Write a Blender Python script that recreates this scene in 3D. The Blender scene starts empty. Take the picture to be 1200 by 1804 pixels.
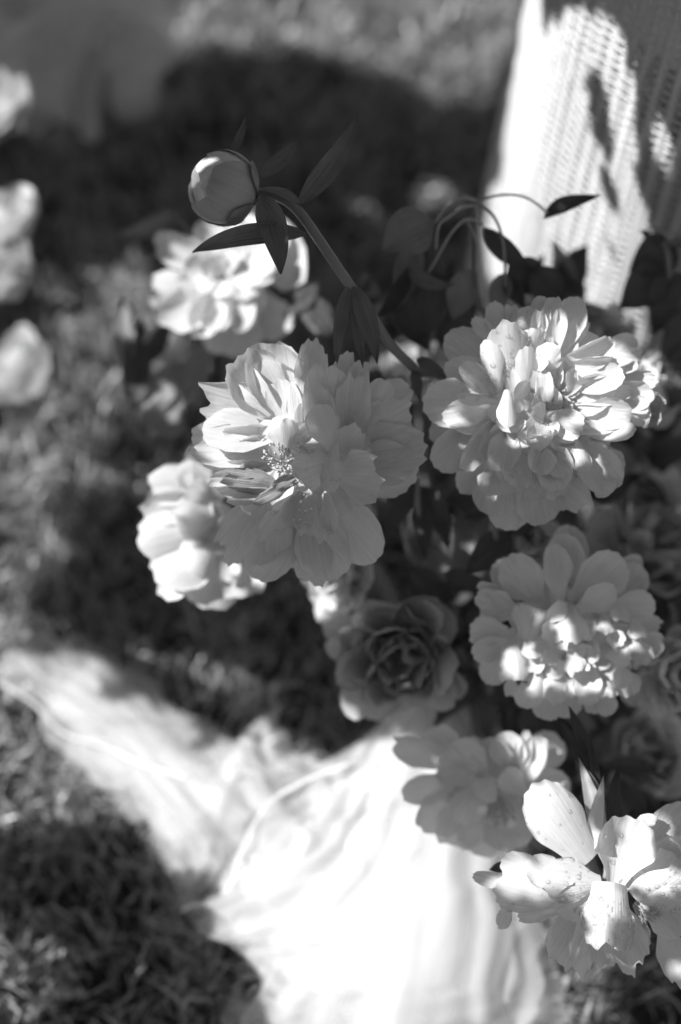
import bpy, math, random
import numpy as np
from mathutils import Vector as V, Matrix

# ------------------------------------------------------------------ camera
PITCH = math.radians(57.0); CAM_H = 1.05; FPX = 2505.6; FOC = 0.82
scn = bpy.context.scene
cam_d = bpy.data.cameras.new('camera'); cam = bpy.data.objects.new('camera', cam_d)
scn.collection.objects.link(cam); scn.camera = cam
cam.location = (0, 0, CAM_H); cam.rotation_euler = (math.pi/2 - PITCH, 0, 0)
cam_d.sensor_fit = 'VERTICAL'; cam_d.sensor_height = 36.0; cam_d.lens = 50.0
cam_d.clip_start = 0.02; cam_d.clip_end = 500.0
cam_d.dof.use_dof = True; cam_d.dof.focus_distance = FOC - 0.012; cam_d.dof.aperture_fstop = 2.0
cam_d.dof.aperture_blades = 0

# ------------------------------------------------------------------ world, sun, exposure
SUN = V((-0.63, 0.03, 0.775)).normalized()          # towards the sun
world = bpy.data.worlds.new('World'); scn.world = world; world.use_nodes = True
nt = world.node_tree; nt.nodes.clear()
sky = nt.nodes.new('ShaderNodeTexSky'); sky.sky_type = 'NISHITA'; sky.sun_disc = False
sky.sun_elevation = math.asin(SUN.z); sky.sun_rotation = math.atan2(SUN.x, SUN.y)
bw = nt.nodes.new('ShaderNodeRGBToBW'); bg = nt.nodes.new('ShaderNodeBackground'); wo = nt.nodes.new('ShaderNodeOutputWorld')
nt.links.new(sky.outputs[0], bw.inputs[0]); nt.links.new(bw.outputs[0], bg.inputs[0]); nt.links.new(bg.outputs[0], wo.inputs[0])
bg.inputs[1].default_value = 0.075
sl = bpy.data.lights.new('sun', 'SUN'); sl.energy = 5.0; sl.angle = math.radians(0.4); sl.color = (1, 1, 1)
so = bpy.data.objects.new('sun', sl); scn.collection.objects.link(so)
so.rotation_euler = SUN.to_track_quat('Z', 'Y').to_euler(); so.location = SUN * 5
scn.view_settings.view_transform = 'Standard'; scn.view_settings.look = 'None'
scn.view_settings.gamma = 1.0; scn.view_settings.use_curve_mapping = False
scn.view_settings.exposure = 0.6
scn.cycles.max_bounces = 8; scn.cycles.transparent_max_bounces = 24
scn.cycles.transmission_bounces = 8; scn.cycles.diffuse_bounces = 4
scn.cycles.caustics_refractive = False; scn.cycles.caustics_reflective = False
scn.cycles.use_denoising = True

# view frame of the photograph, used only to turn picture positions into places
RT = V((1, 0, 0)); FW = V((0, math.cos(PITCH), -math.sin(PITCH))); UP = V((0, math.sin(PITCH), math.cos(PITCH)))
TC = -FW; CAM = V((0, 0, CAM_H))
def P(px, py, d):
    return CAM + FW*d + RT*((px-600)/FPX*d) + UP*((902-py)/FPX*d)
def ground_pt(px, py, z=0.0):
    r = FW + RT*((px-600)/FPX) + UP*((902-py)/FPX)
    return CAM + r*((z-CAM_H)/r.z)

col = scn.collection
rng = random.Random(7)

# ------------------------------------------------------------------ materials (black and white place: greys only)
def mat(name):
    m = bpy.data.materials.new(name); m.use_nodes = True
    n = m.node_tree; n.nodes.clear()
    return m, n, n.nodes.new('ShaderNodeOutputMaterial')
def N(n, t, **kw):
    x = n.nodes.new(t)
    for k, v in kw.items(): setattr(x, k, v)
    return x
def g(v): return (v, v, v, 1)

def petal_material(name, c, trans=0.35, vein=0.10, rough=0.5, bump=0.25, spec=0.3):
    m, n, out = mat(name)
    uv = N(n, 'ShaderNodeUVMap'); mp = N(n, 'ShaderNodeMapping'); mp.inputs['Scale'].default_value = (26, 1.6, 1)
    no = N(n, 'ShaderNodeTexNoise'); no.inputs['Scale'].default_value = 1.0; no.inputs['Detail'].default_value = 4; no.inputs['Distortion'].default_value = 0.4
    n.links.new(uv.outputs[0], mp.inputs[0]); n.links.new(mp.outputs[0], no.inputs['Vector'])
    tc = N(n, 'ShaderNodeTexCoord'); n2 = N(n, 'ShaderNodeTexNoise'); n2.inputs['Scale'].default_value = 150; n2.inputs['Detail'].default_value = 5
    n.links.new(tc.outputs['Object'], n2.inputs['Vector'])
    n3 = N(n, 'ShaderNodeTexNoise'); n3.inputs['Scale'].default_value = 35; n3.inputs['Detail'].default_value = 3
    n.links.new(tc.outputs['Object'], n3.inputs['Vector'])
    ad = N(n, 'ShaderNodeMath', operation='ADD'); n.links.new(no.outputs[0], ad.inputs[0]); n.links.new(n3.outputs[0], ad.inputs[1])
    rp = N(n, 'ShaderNodeMapRange'); rp.inputs[1].default_value = 0.7; rp.inputs[2].default_value = 1.3
    rp.inputs[3].default_value = c*(1-vein); rp.inputs[4].default_value = c
    n.links.new(ad.outputs[0], rp.inputs[0])
    b1 = N(n, 'ShaderNodeBump'); b1.inputs['Strength'].default_value = bump; b1.inputs['Distance'].default_value = 0.0022
    n.links.new(no.outputs[0], b1.inputs['Height'])
    b2 = N(n, 'ShaderNodeBump'); b2.inputs['Strength'].default_value = bump*0.9; b2.inputs['Distance'].default_value = 0.0012
    n.links.new(n2.outputs[0], b2.inputs['Height']); n.links.new(b1.outputs[0], b2.inputs['Normal'])
    pb = N(n, 'ShaderNodeBsdfPrincipled'); pb.inputs['Roughness'].default_value = rough; pb.inputs['Specular IOR Level'].default_value = spec
    n.links.new(rp.outputs[0], pb.inputs['Base Color']); n.links.new(b2.outputs[0], pb.inputs['Normal'])
    tr = N(n, 'ShaderNodeBsdfTranslucent'); n.links.new(rp.outputs[0], tr.inputs[0]); n.links.new(b2.outputs[0], tr.inputs['Normal'])
    mx = N(n, 'ShaderNodeMixShader'); mx.inputs[0].default_value = trans
    n.links.new(pb.outputs[0], mx.inputs[1]); n.links.new(tr.outputs[0], mx.inputs[2]); n.links.new(mx.outputs[0], out.inputs[0])
    return m

M = {}
M['petal'] = petal_material('white_petal', 0.88, 0.34, 0.20)
M['petal_darker'] = petal_material('darker_petal', 0.84, 0.34, 0.15)  # slightly darker copy of the white petal
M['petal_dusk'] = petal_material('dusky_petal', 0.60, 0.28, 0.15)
M['bud'] = petal_material('bud_petal', 0.52, 0.12, 0.25, 0.45, 0.3)
M['wilt'] = petal_material('wilted_petal', 0.55, 0.25, 0.30, 0.55, 0.7)
M['leaf'] = petal_material('leaf_green', 0.16, 0.25, 0.55, 0.36, 1.0, 0.6)
M['leaf_near'] = petal_material('leaf_near', 0.32, 0.25, 0.5, 0.4, 0.9, 0.6)  # lighter copy of the leaf, brightness of near leaves put into colour
M['leaf_pale'] = petal_material('leaf_pale', 0.36, 0.35, 0.3, 0.5, 0.5, 0.4)
M['stem'] = petal_material('stem_green', 0.26, 0.0, 0.3, 0.42, 0.3, 0.45)
M['stem_pale'] = petal_material('stem_pale', 0.45, 0.0, 0.2, 0.42, 0.3, 0.45)
M['stamen'] = petal_material('stamen', 0.62, 0.1, 0.1, 0.5, 0.2)

def simple(name, c, rough=0.6, spec=0.3, var=0.0, scale=40):
    m, n, out = mat(name)
    pb = N(n, 'ShaderNodeBsdfPrincipled'); pb.inputs['Roughness'].default_value = rough; pb.inputs['Specular IOR Level'].default_value = spec
    tc = N(n, 'ShaderNodeTexCoord'); no = N(n, 'ShaderNodeTexNoise'); no.inputs['Scale'].default_value = scale; no.inputs['Detail'].default_value = 6
    n.links.new(tc.outputs['Object'], no.inputs['Vector'])
    rp = N(n, 'ShaderNodeMapRange'); rp.inputs[1].default_value = 0.3; rp.inputs[2].default_value = 0.7
    rp.inputs[3].default_value = c*(1-var); rp.inputs[4].default_value = c*(1+var)
    n.links.new(no.outputs[0], rp.inputs[0]); n.links.new(rp.outputs[0], pb.inputs['Base Color']); n.links.new(pb.outputs[0], out.inputs[0])
    return m
M['wicker'] = simple('white_wicker', 0.64, 0.45, 0.4, 0.05)
M['soil'] = simple('soil', 0.045, 0.9, 0.1, 0.5, 60)
M['bark'] = simple('bark', 0.10, 0.85, 0.2, 0.4, 30)
M['crown'] = petal_material('tree_leaf', 0.05, 0.05, 0.3, 0.5, 0.2, 0.3)

m, n, out = mat('grass_blades')
gi = N(n, 'ShaderNodeNewGeometry'); rp = N(n, 'ShaderNodeMapRange'); rp.inputs[3].default_value = 0.14; rp.inputs[4].default_value = 0.52
n.links.new(gi.outputs['Random Per Island'], rp.inputs[0])
pb = N(n, 'ShaderNodeBsdfPrincipled'); pb.inputs['Roughness'].default_value = 0.34; pb.inputs['Specular IOR Level'].default_value = 0.9
tr = N(n, 'ShaderNodeBsdfTranslucent'); mx = N(n, 'ShaderNodeMixShader'); mx.inputs[0].default_value = 0.3
n.links.new(rp.outputs[0], pb.inputs['Base Color']); n.links.new(rp.outputs[0], tr.inputs[0])
n.links.new(pb.outputs[0], mx.inputs[1]); n.links.new(tr.outputs[0], mx.inputs[2]); n.links.new(mx.outputs[0], out.inputs[0])
M['grass'] = m

def tulle_material(name, c, alpha):
    m, n, out = mat(name)
    uv = N(n, 'ShaderNodeUVMap'); mp = N(n, 'ShaderNodeMapping'); mp.inputs['Scale'].default_value = (14, 1.2, 1)
    no = N(n, 'ShaderNodeTexNoise'); no.inputs['Scale'].default_value = 1.0; no.inputs['Detail'].default_value = 1.2
    n.links.new(uv.outputs[0], mp.inputs[0]); n.links.new(mp.outputs[0], no.inputs['Vector'])
    rp = N(n, 'ShaderNodeMapRange'); rp.inputs[1].default_value = 0.3; rp.inputs[2].default_value = 0.7
    rp.inputs[3].default_value = alpha*0.6; rp.inputs[4].default_value = min(1, alpha*1.45)
    n.links.new(no.outputs[0], rp.inputs[0])
    mp.inputs['Scale'].default_value = (6, 1.4, 1); no.inputs['Distortion'].default_value = 0.7
    df = N(n, 'ShaderNodeBsdfDiffuse'); df.inputs[0].default_value = g(c)
    tl = N(n, 'ShaderNodeBsdfTranslucent'); tl.inputs[0].default_value = g(c)
    m1 = N(n, 'ShaderNodeMixShader'); m1.inputs[0].default_value = 0.4
    n.links.new(df.outputs[0], m1.inputs[1]); n.links.new(tl.outputs[0], m1.inputs[2])
    tp = N(n, 'ShaderNodeBsdfTransparent'); m2 = N(n, 'ShaderNodeMixShader')
    n.links.new(rp.outputs[0], m2.inputs[0]); n.links.new(tp.outputs[0], m2.inputs[1]); n.links.new(m1.outputs[0], m2.inputs[2])
    n.links.new(m2.outputs[0], out.inputs[0])
    return m
M['tulle'] = tulle_material('tulle', 0.93, 0.33)
M['tulle_thin'] = tulle_material('tulle_thin', 0.93, 0.25)
M['tulle_hem'] = tulle_material('tulle_hem', 0.93, 0.8)
M['tulle_shade_tint'] = tulle_material('tulle_shaded', 0.85, 0.42)  # darker copy of the white tulle, shade put into its colour
m, n, out = mat('water_drop')
tp = N(n, 'ShaderNodeBsdfTransparent'); tp.inputs[0].default_value = g(0.97)
gl = N(n, 'ShaderNodeBsdfGlossy'); gl.inputs['Roughness'].default_value = 0.14
fr = N(n, 'ShaderNodeFresnel'); fr.inputs[0].default_value = 1.45
lw = N(n, 'ShaderNodeMath', operation='MULTIPLY'); lw.inputs[1].default_value = 0.75; n.links.new(fr.outputs[0], lw.inputs[0])
mx = N(n, 'ShaderNodeMixShader'); n.links.new(lw.outputs[0], mx.inputs[0]); n.links.new(tp.outputs[0], mx.inputs[1]); n.links.new(gl.outputs[0], mx.inputs[2])
n.links.new(mx.outputs[0], out.inputs[0]); M['drop'] = m

# ------------------------------------------------------------------ object helpers
def tag(o, label=None, cat=None, group=None, kind=None):
    if label: o['label'] = label
    if cat: o['category'] = cat
    if group: o['group'] = group
    if kind: o['kind'] = kind
    return o
def empty(name, loc, label, cat, group=None):
    o = bpy.data.objects.new(name, None); o.empty_display_size = 0.03; o.location = loc; col.objects.link(o)
    o['_loc'] = tuple(loc)
    del o['_loc']
    LOC[o.name] = V(loc)
    return tag(o, label, cat, group)
LOC = {}
def mesh_obj(name, verts, faces, m, parent=None, uvs=None, smooth=True, org=None):
    """verts are world places; the object sits at org (its parent's place when it has one)"""
    verts = np.asarray(verts, dtype=float).reshape(-1, 3)
    o0 = np.array(LOC[parent.name]) if parent is not None else (np.array(org) if org is not None else np.zeros(3))
    me = bpy.data.meshes.new(name); me.from_pydata((verts-o0).tolist(), [], [tuple(map(int, f)) for f in faces])
    if uvs is not None:
        l = me.uv_layers.new(name='UVMap'); vi = np.empty(len(me.loops), dtype=np.int32); me.loops.foreach_get('vertex_index', vi)
        l.data.foreach_set('uv', np.asarray(uvs)[vi].astype(np.float32).ravel())
    if smooth: me.polygons.foreach_set('use_smooth', [True]*len(me.polygons))
    me.materials.append(m); me.update()
    o = bpy.data.objects.new(name, me); col.objects.link(o)
    if parent is not None: o.parent = parent
    else: o.location = tuple(o0)
    return o
def grid_faces(nu, nv):
    i, j = np.meshgrid(np.arange(nu-1), np.arange(nv-1), indexing='ij')
    a = (i*nv+j).ravel()
    return np.stack([a, a+nv, a+nv+1, a+1], 1)
GF = {}
def gf(nu, nv):
    if (nu, nv) not in GF: GF[(nu, nv)] = grid_faces(nu, nv)
    return GF[(nu, nv)]

def sheet(base, ctrl, tip, w, hint, cup=0.5, roll=0.0, curl=0.0, ruffle=0.03, notch=0.1, profile='petal',
          nu=18, nv=15, seed=0, fold=0.0, rim=0.0, pinch=0.25):
    """one petal or leaf: centreline bezier, obovate or lanceolate outline, cupped, curled, ruffled, notched. returns verts, uvs"""
    r = np.random.RandomState(seed % (2**31))
    b, c, t = map(lambda q: np.array(q, dtype=float), (base, ctrl, tip))
    hint = np.array(hint, dtype=float)
    L = np.linalg.norm(c-b)*0.5+np.linalg.norm(t-c)*0.5+np.linalg.norm(t-b)*0.5
    v = np.linspace(-1, 1, nv)
    u = np.linspace(0, 1, nu)**0.9
    ph = r.rand(12)*6.283
    # notched tip outline
    nz = (np.abs(np.sin(v*2.3+ph[0])) * 0.5 + np.abs(np.sin(v*5.1+ph[1]))*0.35 + np.abs(np.sin(v*11+ph[2]))*0.25)
    nz = nz - nz.min()
    vx = v
    if profile == 'petal':
        rnd = 0.44*(1-np.cos(v*np.pi/2)) + notch*1.7*nz*(1-.45*np.abs(v)) + .012*np.sin(v*23+ph[9])
        U = u[:, None]*(1 - rnd[None, :]*u[:, None]**0.6)
        vx = np.sin(v*np.pi/2)
        wd = pinch+(1-pinch)*np.sin(np.pi/2*u)**1.15
    elif profile == 'leaf':
        U = np.repeat(u[:, None], nv, 1)
        wd = np.sin(np.pi*np.clip(u, 0, 1)**0.85)**0.85*(1-0.25*u)
        wd = np.maximum(wd, 0.03)
    else:  # strip / cloth
        U = u[:, None]*(1 - (notch*nz[None, :])*u[:, None]**2)
        wd = pinch+(1-pinch)*u**0.8
    uu = U[..., None]
    C = (1-uu)**2*b + 2*uu*(1-uu)*c + uu**2*t
    dC = 2*(1-uu)*(c-b) + 2*uu*(t-c)
    T = dC/np.maximum(np.linalg.norm(dC, axis=2, keepdims=True), 1e-9)
    S = np.cross(T, hint); S /= np.maximum(np.linalg.norm(S, axis=2, keepdims=True), 1e-6)
    Nn = np.cross(S, T)
    ca, sa = math.cos(roll), math.sin(roll)
    S2 = S*ca + Nn*sa; N2 = Nn*ca - S*sa
    hw = (w*0.5*wd)[:, None]
    k = cup if abs(cup) > 1e-3 else 1e-3
    th = k*vx[None, :]
    x = np.sin(th)/k*hw; nn = (1-np.cos(th))/k*hw
    if fold: nn = nn + fold*np.abs(v)[None, :]*hw
    U2 = u[:, None]; VV = v[None, :]
    ruf = (np.sin(VV*3.1+ph[3]+U2*2.0)*0.6 + np.sin(VV*7.3+ph[4]-U2*3)*0.34*np.abs(VV) + np.sin(VV*13+ph[5])*0.12*U2**3
           + np.sin(U2*6+ph[6])*0.35 + np.sin(U2*11+VV*4+ph[7])*0.2)
    ruf = ruf + (.38*np.sin(VV*15+ph[9])+.22*np.sin(VV*24+ph[10]))*U2**5
    nn = nn + ruffle*w*ruf*(U2**1.3) + curl*L*U2**4
    # rolled rim near the tip
    if rim: nn = nn + rim*w*np.clip((U2-0.8)/0.2, 0, 1)**2
    x = x + ruffle*w*0.35*np.sin(U2*7+ph[8])*np.sign(VV)*np.abs(VV)
    pts = C + S2*x[..., None] + N2*nn[..., None]
    uvs = np.stack([np.repeat((VV*0.5+0.5)*1.0, nu, 0), np.repeat(U2, nv, 1)], 2)
    off = r.rand(2)*7
    return pts.reshape(-1, 3), (uvs.reshape(-1, 2)+off), gf(nu, nv)

def tube(pts, r0, r1, sides=8, sub=6):
    pts = [V(p) for p in pts]
    # catmull-rom
    P_ = [pts[0]]+pts+[pts[-1]]; out_ = []
    for i in range(1, len(P_)-2):
        for k in range(sub):
            t = k/sub
            a, b, c, d = P_[i-1], P_[i], P_[i+1], P_[i+2]
            out_.append(0.5*((2*b)+(c-a)*t+(2*a-5*b+4*c-d)*t*t+(-a+3*b-3*c+d)*t**3))
    out_.append(pts[-1])
    vs, fs, uv = [], [], []
    prev = None; nn = len(out_)
    for i, p in enumerate(out_):
        tg = (out_[min(i+1, nn-1)]-out_[max(i-1, 0)]).normalized()
        ref = prev if prev is not None else (V((0, 0, 1)) if abs(tg.z) < 0.9 else V((1, 0, 0)))
        s = tg.cross(ref).normalized() if prev is None else (ref-tg*ref.dot(tg)).normalized()
        prev = s; b = tg.cross(s)
        rr = r0+(r1-r0)*i/(nn-1)
        for k in range(sides):
            a = 2*math.pi*k/sides
            vs.append(p+(s*math.cos(a)+b*math.sin(a))*rr); uv.append((k/sides, i*0.1))
    for i in range(nn-1):
        for k in range(sides):
            k2 = (k+1) % sides
            fs.append((i*sides+k, i*sides+k2, (i+1)*sides+k2, (i+1)*sides+k))
    fs.append(tuple(range(sides))[::-1]); fs.append(tuple((nn-1)*sides+k for k in range(sides)))
    return [tuple(v) for v in vs], fs, uv
def join(parts):
    vs, fs, uv, o = [], [], [], 0
    for v, u, f in parts:
        vs.append(np.asarray(v)); uv.append(np.asarray(u)); fs += [tuple(int(a)+o for a in q) for q in f]; o += len(v)
    return np.concatenate(vs), np.concatenate(uv), fs

def stem_part(root, pts, r0, r1, m='stem', name='stem', sides=8, parent_part=None):
    vs, fs, uv = tube(pts, r0, r1, sides)
    return mesh_obj(name, vs, fs, M[m], root, uv)

# ================================================================== STRUCTURE: ground and lawn
gv = [(-150, -150, 0), (150, -150, 0), (150, 150, 0), (-150, 150, 0)]
gr = mesh_obj('ground', gv, [(0, 1, 2, 3)], M['soil'], smooth=False); tag(gr, 'dark soil under the lawn', kind='structure')

def make_grass():
    r = np.random.RandomState(3)
    n = 190000
    x = r.uniform(-0.95, 1.0, n); y = r.uniform(-0.1, 2.3, n)
    # tufts: pull blades together
    tx = r.uniform(-0.95, 1.0, 2600); ty = r.uniform(-0.1, 2.3, 2600)
    idx = r.randint(0, 2600, n); pull = (r.rand(n) < 0.55)
    x = np.where(pull, tx[idx]+r.normal(0, 0.012, n), x); y = np.where(pull, ty[idx]+r.normal(0, 0.012, n), y)
    h = r.uniform(0.014, 0.038, n)*(.7+.6*r.rand(2600)[idx]); a = r.uniform(0, 6.283, n); lean = r.uniform(0.2, 1.1, n)
    w = r.uniform(0.0006, 0.0014, n)*(1+(r.rand(n) < .06)); b = a+math.pi/2+r.normal(0, 0.4, n)
    lv = [(0, 0, 1.0), (0.25, 0.45, 1.0), (0.62, 0.82, 0.75), (1.05, 0.95, 0.06)]
    V_ = np.zeros((n, 8, 3))
    for i, (o, z, ww) in enumerate(lv):
        cx = x+np.cos(a)*h*lean*o; cy = y+np.sin(a)*h*lean*o
        cz = h*z*(1.15-0.35*lean*o)
        V_[:, 2*i, 0] = cx-np.cos(b)*w*ww; V_[:, 2*i, 1] = cy-np.sin(b)*w*ww; V_[:, 2*i, 2] = cz
        V_[:, 2*i+1, 0] = cx+np.cos(b)*w*ww; V_[:, 2*i+1, 1] = cy+np.sin(b)*w*ww; V_[:, 2*i+1, 2] = cz
    base = (np.arange(n)*8)[:, None]
    F = np.concatenate([base+np.array([0, 1, 3, 2]), base+np.array([2, 3, 5, 4]), base+np.array([4, 5, 7, 6])], 1).reshape(-1, 4)
    me = bpy.data.meshes.new('grass'); me.vertices.add(n*8); me.vertices.foreach_set('co', V_.astype(np.float32).ravel())
    me.loops.add(F.size); me.loops.foreach_set('vertex_index', F.astype(np.int32).ravel())
    me.polygons.add(len(F)); me.polygons.foreach_set('loop_start', np.arange(0, F.size, 4, dtype=np.int32))
    me.polygons.foreach_set('use_smooth', np.ones(len(F), dtype=bool))
    me.update(calc_edges=True); me.materials.append(M['grass'])
    o = bpy.data.objects.new('grass', me); col.objects.link(o)
    tag(o, 'short tufted lawn grass dappled with sun and shade', 'grass', kind='stuff')
make_grass()

# ================================================================== wicker chair
def make_chair():
    cx, cy, r0 = 0.370, 0.90, 0.238
    root = empty('wicker_chair', (cx, cy, 0), 'white woven wicker chair with a rounded shell standing on the lawn behind the peonies', 'chair')
    a0, a1 = math.radians(120), math.radians(345)        # arc towards the viewer
    def rad(z): return r0*(1-0.28*(z-0.2))
    top = 0.80; pitch = 0.0033
    rows = int(top/pitch); ns = 120
    ang = np.linspace(a0, a1, ns)
    vs, fs = [], []
    rr = 0.00100
    nst = 58
    prof = [(-1.0, 0), (0, -1.05), (1.0, 0), (0, 1.05)]
    r = np.random.RandomState(5)
    o = 0; allv = []; allf = []
    base_f = gf(ns, 4)
    i = np.arange(ns-1)
    ff = []
    for k in range(4):
        k2 = (k+1) % 4
        ff.append(np.stack([i*4+k, i*4+k2, (i+1)*4+k2, (i+1)*4+k], 1))
    ff = np.concatenate(ff)
    for q in range(rows):
        z = 0.012+q*pitch
        zz = z + r.normal(0, 0.00022) + 0.0004*np.sin(ang*9+q*0.05) + 0.0012*np.sin(ang*3+1.0)
        R = rad(z)+0.0013*np.cos(ang*nst+q*math.pi)
        v = np.zeros((ns, 4, 3))
        for k, (pr, pz) in enumerate(prof):
            v[:, k, 0] = cx+(R+pr*rr)*np.cos(ang); v[:, k, 1] = cy+(R+pr*rr)*np.sin(ang); v[:, k, 2] = zz+pz*rr
        allv.append(v.reshape(-1, 3)); allf.append(ff+o); o += ns*4
    w = mesh_obj('woven_strands', np.concatenate(allv), np.concatenate(allf), M['wicker'], root); w['kind'] = 'stuff'
    nstk = 64
    for k in range(nstk):
        a = a0+(a1-a0)*(k+0.5)/nstk
        pts = [(cx+(rad(z)-0.002)*math.cos(a), cy+(rad(z)-0.002)*math.sin(a), z) for z in (0.005, 0.27, 0.53, top)]
        vs_, fs_, _ = tube(pts, 0.0036, 0.0036, 6, 1)
        mesh_obj('stake', vs_, fs_, M['wicker'], root)
    for z, nm in ((top+0.008, 'top_rail'), (0.006, 'foot_rail')):
        pts = [(cx+rad(z)*math.cos(a), cy+rad(z)*math.sin(a), z) for a in np.linspace(a0, a1, 30)]
        vs_, fs_, _ = tube(pts, 0.011 if nm == 'top_rail' else 0.005, 0.011 if nm == 'top_rail' else 0.005, 10, 1); mesh_obj(nm, vs_, fs_, M['wicker'], root)
    # seat
    n_ = 40; sv = []; sf = []
    for z in (0.40, 0.43):
        for a in np.linspace(0, 2*math.pi, n_, endpoint=False): sv.append((cx+0.215*math.cos(a), cy+0.215*math.sin(a), z))
    sf = [tuple(range(n_))[::-1], tuple(range(n_, 2*n_))]+[(k, (k+1) % n_, n_+(k+1) % n_, n_+k) for k in range(n_)]
    mesh_obj('seat', sv, sf, M['wicker'], root, smooth=False)
make_chair()

# ================================================================== peonies, hand-shaped petals
STEM_BASE = V((0.10, 0.60, 0.0))
def to_view(px, py, zpx, d):
    """picture position with a real offset towards the camera (in picture units at depth d)"""
    s = d/FPX
    dd = d - zpx*s
    return CAM + FW*dd + RT*((px-600)*s) + UP*((902-py)*s)

def flower_root(name, label, cat, group, base):
    return empty(name, base, label, cat, group)

def hand_flower(root, org, scale, d, petals, m='petal', seed=0, drops=None, nu=22, nv=25, zs=1.0, wide=1.12, lift=0.0):
    """petals: (bx,by,bz, tx,ty,tz, width, bulge, cup, extras) in the flower's own drawing units"""
    k = 1/scale
    surf = []
    rr = random.Random(seed)
    for i, p in enumerate(petals):
        bx, by, bz, tx, ty, tz, w, bulge, cup = p[:9]
        ex = p[9] if len(p) > 9 else {}
        bz = bz-lift*w; tz = tz+lift*.35*w
        B = to_view(org[0]+bx*k, org[1]+by*k, bz*k*zs, d); T_ = to_view(org[0]+tx*k, org[1]+ty*k, tz*k*zs, d)
        s = d/FPX
        tg = (T_-B).normalized(); h = V(ex.get('hint', (0, 0, 0)))
        H = (TC + RT*h.x + UP*h.y).normalized()
        nrm = (H - tg*H.dot(tg)).normalized()
        sd = tg.cross(nrm)
        C = (B+T_)*0.5 + nrm*(bulge*k*s) + sd*(ex.get('bow', 0)*k*s)
        vs, uv, fs = sheet(B, C, T_, w*k*s*wide, H, cup=cup, roll=ex.get('roll', rr.uniform(-0.3, 0.3)),
                           curl=ex.get('curl', rr.uniform(-0.06, 0.10)), ruffle=ex.get('ruf', 0.035), notch=ex.get('notch', rr.uniform(0.03, 0.12)),
                           seed=seed*1000+i, nu=nu, nv=nv, rim=ex.get('rim', 0), pinch=ex.get('pinch', 0.3), profile=ex.get('profile', 'petal'))
        o = mesh_obj('petal', vs, fs, M[ex.get('m', m)], root, uv)
        surf.append((vs, nu, nv, ex.get('drops', 0)))
    return surf

def filler(root, org, scale, d, cx, cy, R, n, z0, z1, seed, m='petal', w=0.6, nu=14, nv=11):
    rr = random.Random(seed); L_ = []
    for i in range(n):
        an = 2*math.pi*(i+rr.uniform(-.3, .3))/n; q = R*rr.uniform(.75, 1.05)
        L_.append((cx+math.cos(an)*R*.08, cy+math.sin(an)*R*.08, z0, cx+math.cos(an)*q, cy+math.sin(an)*q, z1, R*w*rr.uniform(.8, 1.15), rr.uniform(10, 30), rr.uniform(.6, 1.0), {'notch': rr.uniform(.01, .05)}))
    hand_flower(root, org, scale, d, L_, m=m, seed=seed, nu=nu, nv=nv)

def add_drops(root, surf, density, seed, s):
    """flattened water drops standing on the faces of petals that look at the viewer"""
    r = random.Random(seed); parts = []
    ico = []
    nlat, nlon = 5, 8
    for vs, nu, nv, dn in surf:
        cnt = int(density*dn)
        G = vs.reshape(nu, nv, 3)
        for _ in range(cnt):
            i = r.randint(4, nu-3); j = r.randint(2, nv-3)
            p = V(G[i, j]); e1 = V(G[i+1, j])-V(G[i-1, j]); e2 = V(G[i, j+1])-V(G[i, j-1])
            f1, f2 = r.random(), r.random()
            p = V(G[i, j])*(1-f1)+V(G[i+1, j])*f1 + (V(G[i, j+1])-V(G[i, j]))*f2
            nn = e1.cross(e2)
            if nn.length < 1e-12: continue
            nn.normalize()
            if nn.dot(TC) < 0: nn = -nn
            rad = 0.00045+0.0013*r.random()**3
            a = nn.orthogonal().normalized(); b = nn.cross(a)
            vv = []; ff = []
            for q in range(nlat+1):
                th = math.pi*0.62*q/nlat
                for w in range(nlon):
                    ph = 2*math.pi*w/nlon
                    vv.append(tuple(p+nn*(rad*0.75*(math.cos(th)-math.cos(math.pi*0.62))*0.85)+(a*math.cos(ph)+b*math.sin(ph))*rad*math.sin(th) - nn*rad*0.1))
            for q in range(nlat):
                for w in range(nlon):
                    w2 = (w+1) % nlon
                    ff.append((q*nlon+w, q*nlon+w2, (q+1)*nlon+w2, (q+1)*nlon+w))
            parts.append((vv, [(0, 0)]*len(vv), ff))
    if parts:
        v, u, f = join(parts)
        o = mesh_obj('dew_drops', v, f, M['drop'], root); o['kind'] = 'stuff'

def stamens(root, center, axis, n, L, spread, seed, name='stamens'):
    r = random.Random(seed); parts = []
    axis = axis.normalized(); a = axis.orthogonal().normalized(); b = axis.cross(a)
    for _ in range(n):
        ph = r.uniform(0, 6.283); th = r.uniform(0.1, 1)*spread
        d = axis*math.cos(th)+(a*math.cos(ph)+b*math.sin(ph))*math.sin(th)
        l = L*r.uniform(0.6, 1)
        st = center+(a*math.cos(ph)+b*math.sin(ph))*L*0.15
        mid = st+d*l*0.55+V((r.uniform(-1, 1), r.uniform(-1, 1), r.uniform(-1, 1)))*l*0.2
        v, f, u = tube([st, mid, st+d*l], 0.00022, 0.00022, 4, 3)
        parts.append((v, u, f))
        v, f, u = tube([st+d*l*0.93, st+d*l*1.16], 0.0006, 0.0005, 5, 1); parts.append((v, u, f))
    v, u, f = join(parts); o = mesh_obj(name, v, f, M['stamen'], root, u); o['kind'] = 'stuff'

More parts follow.
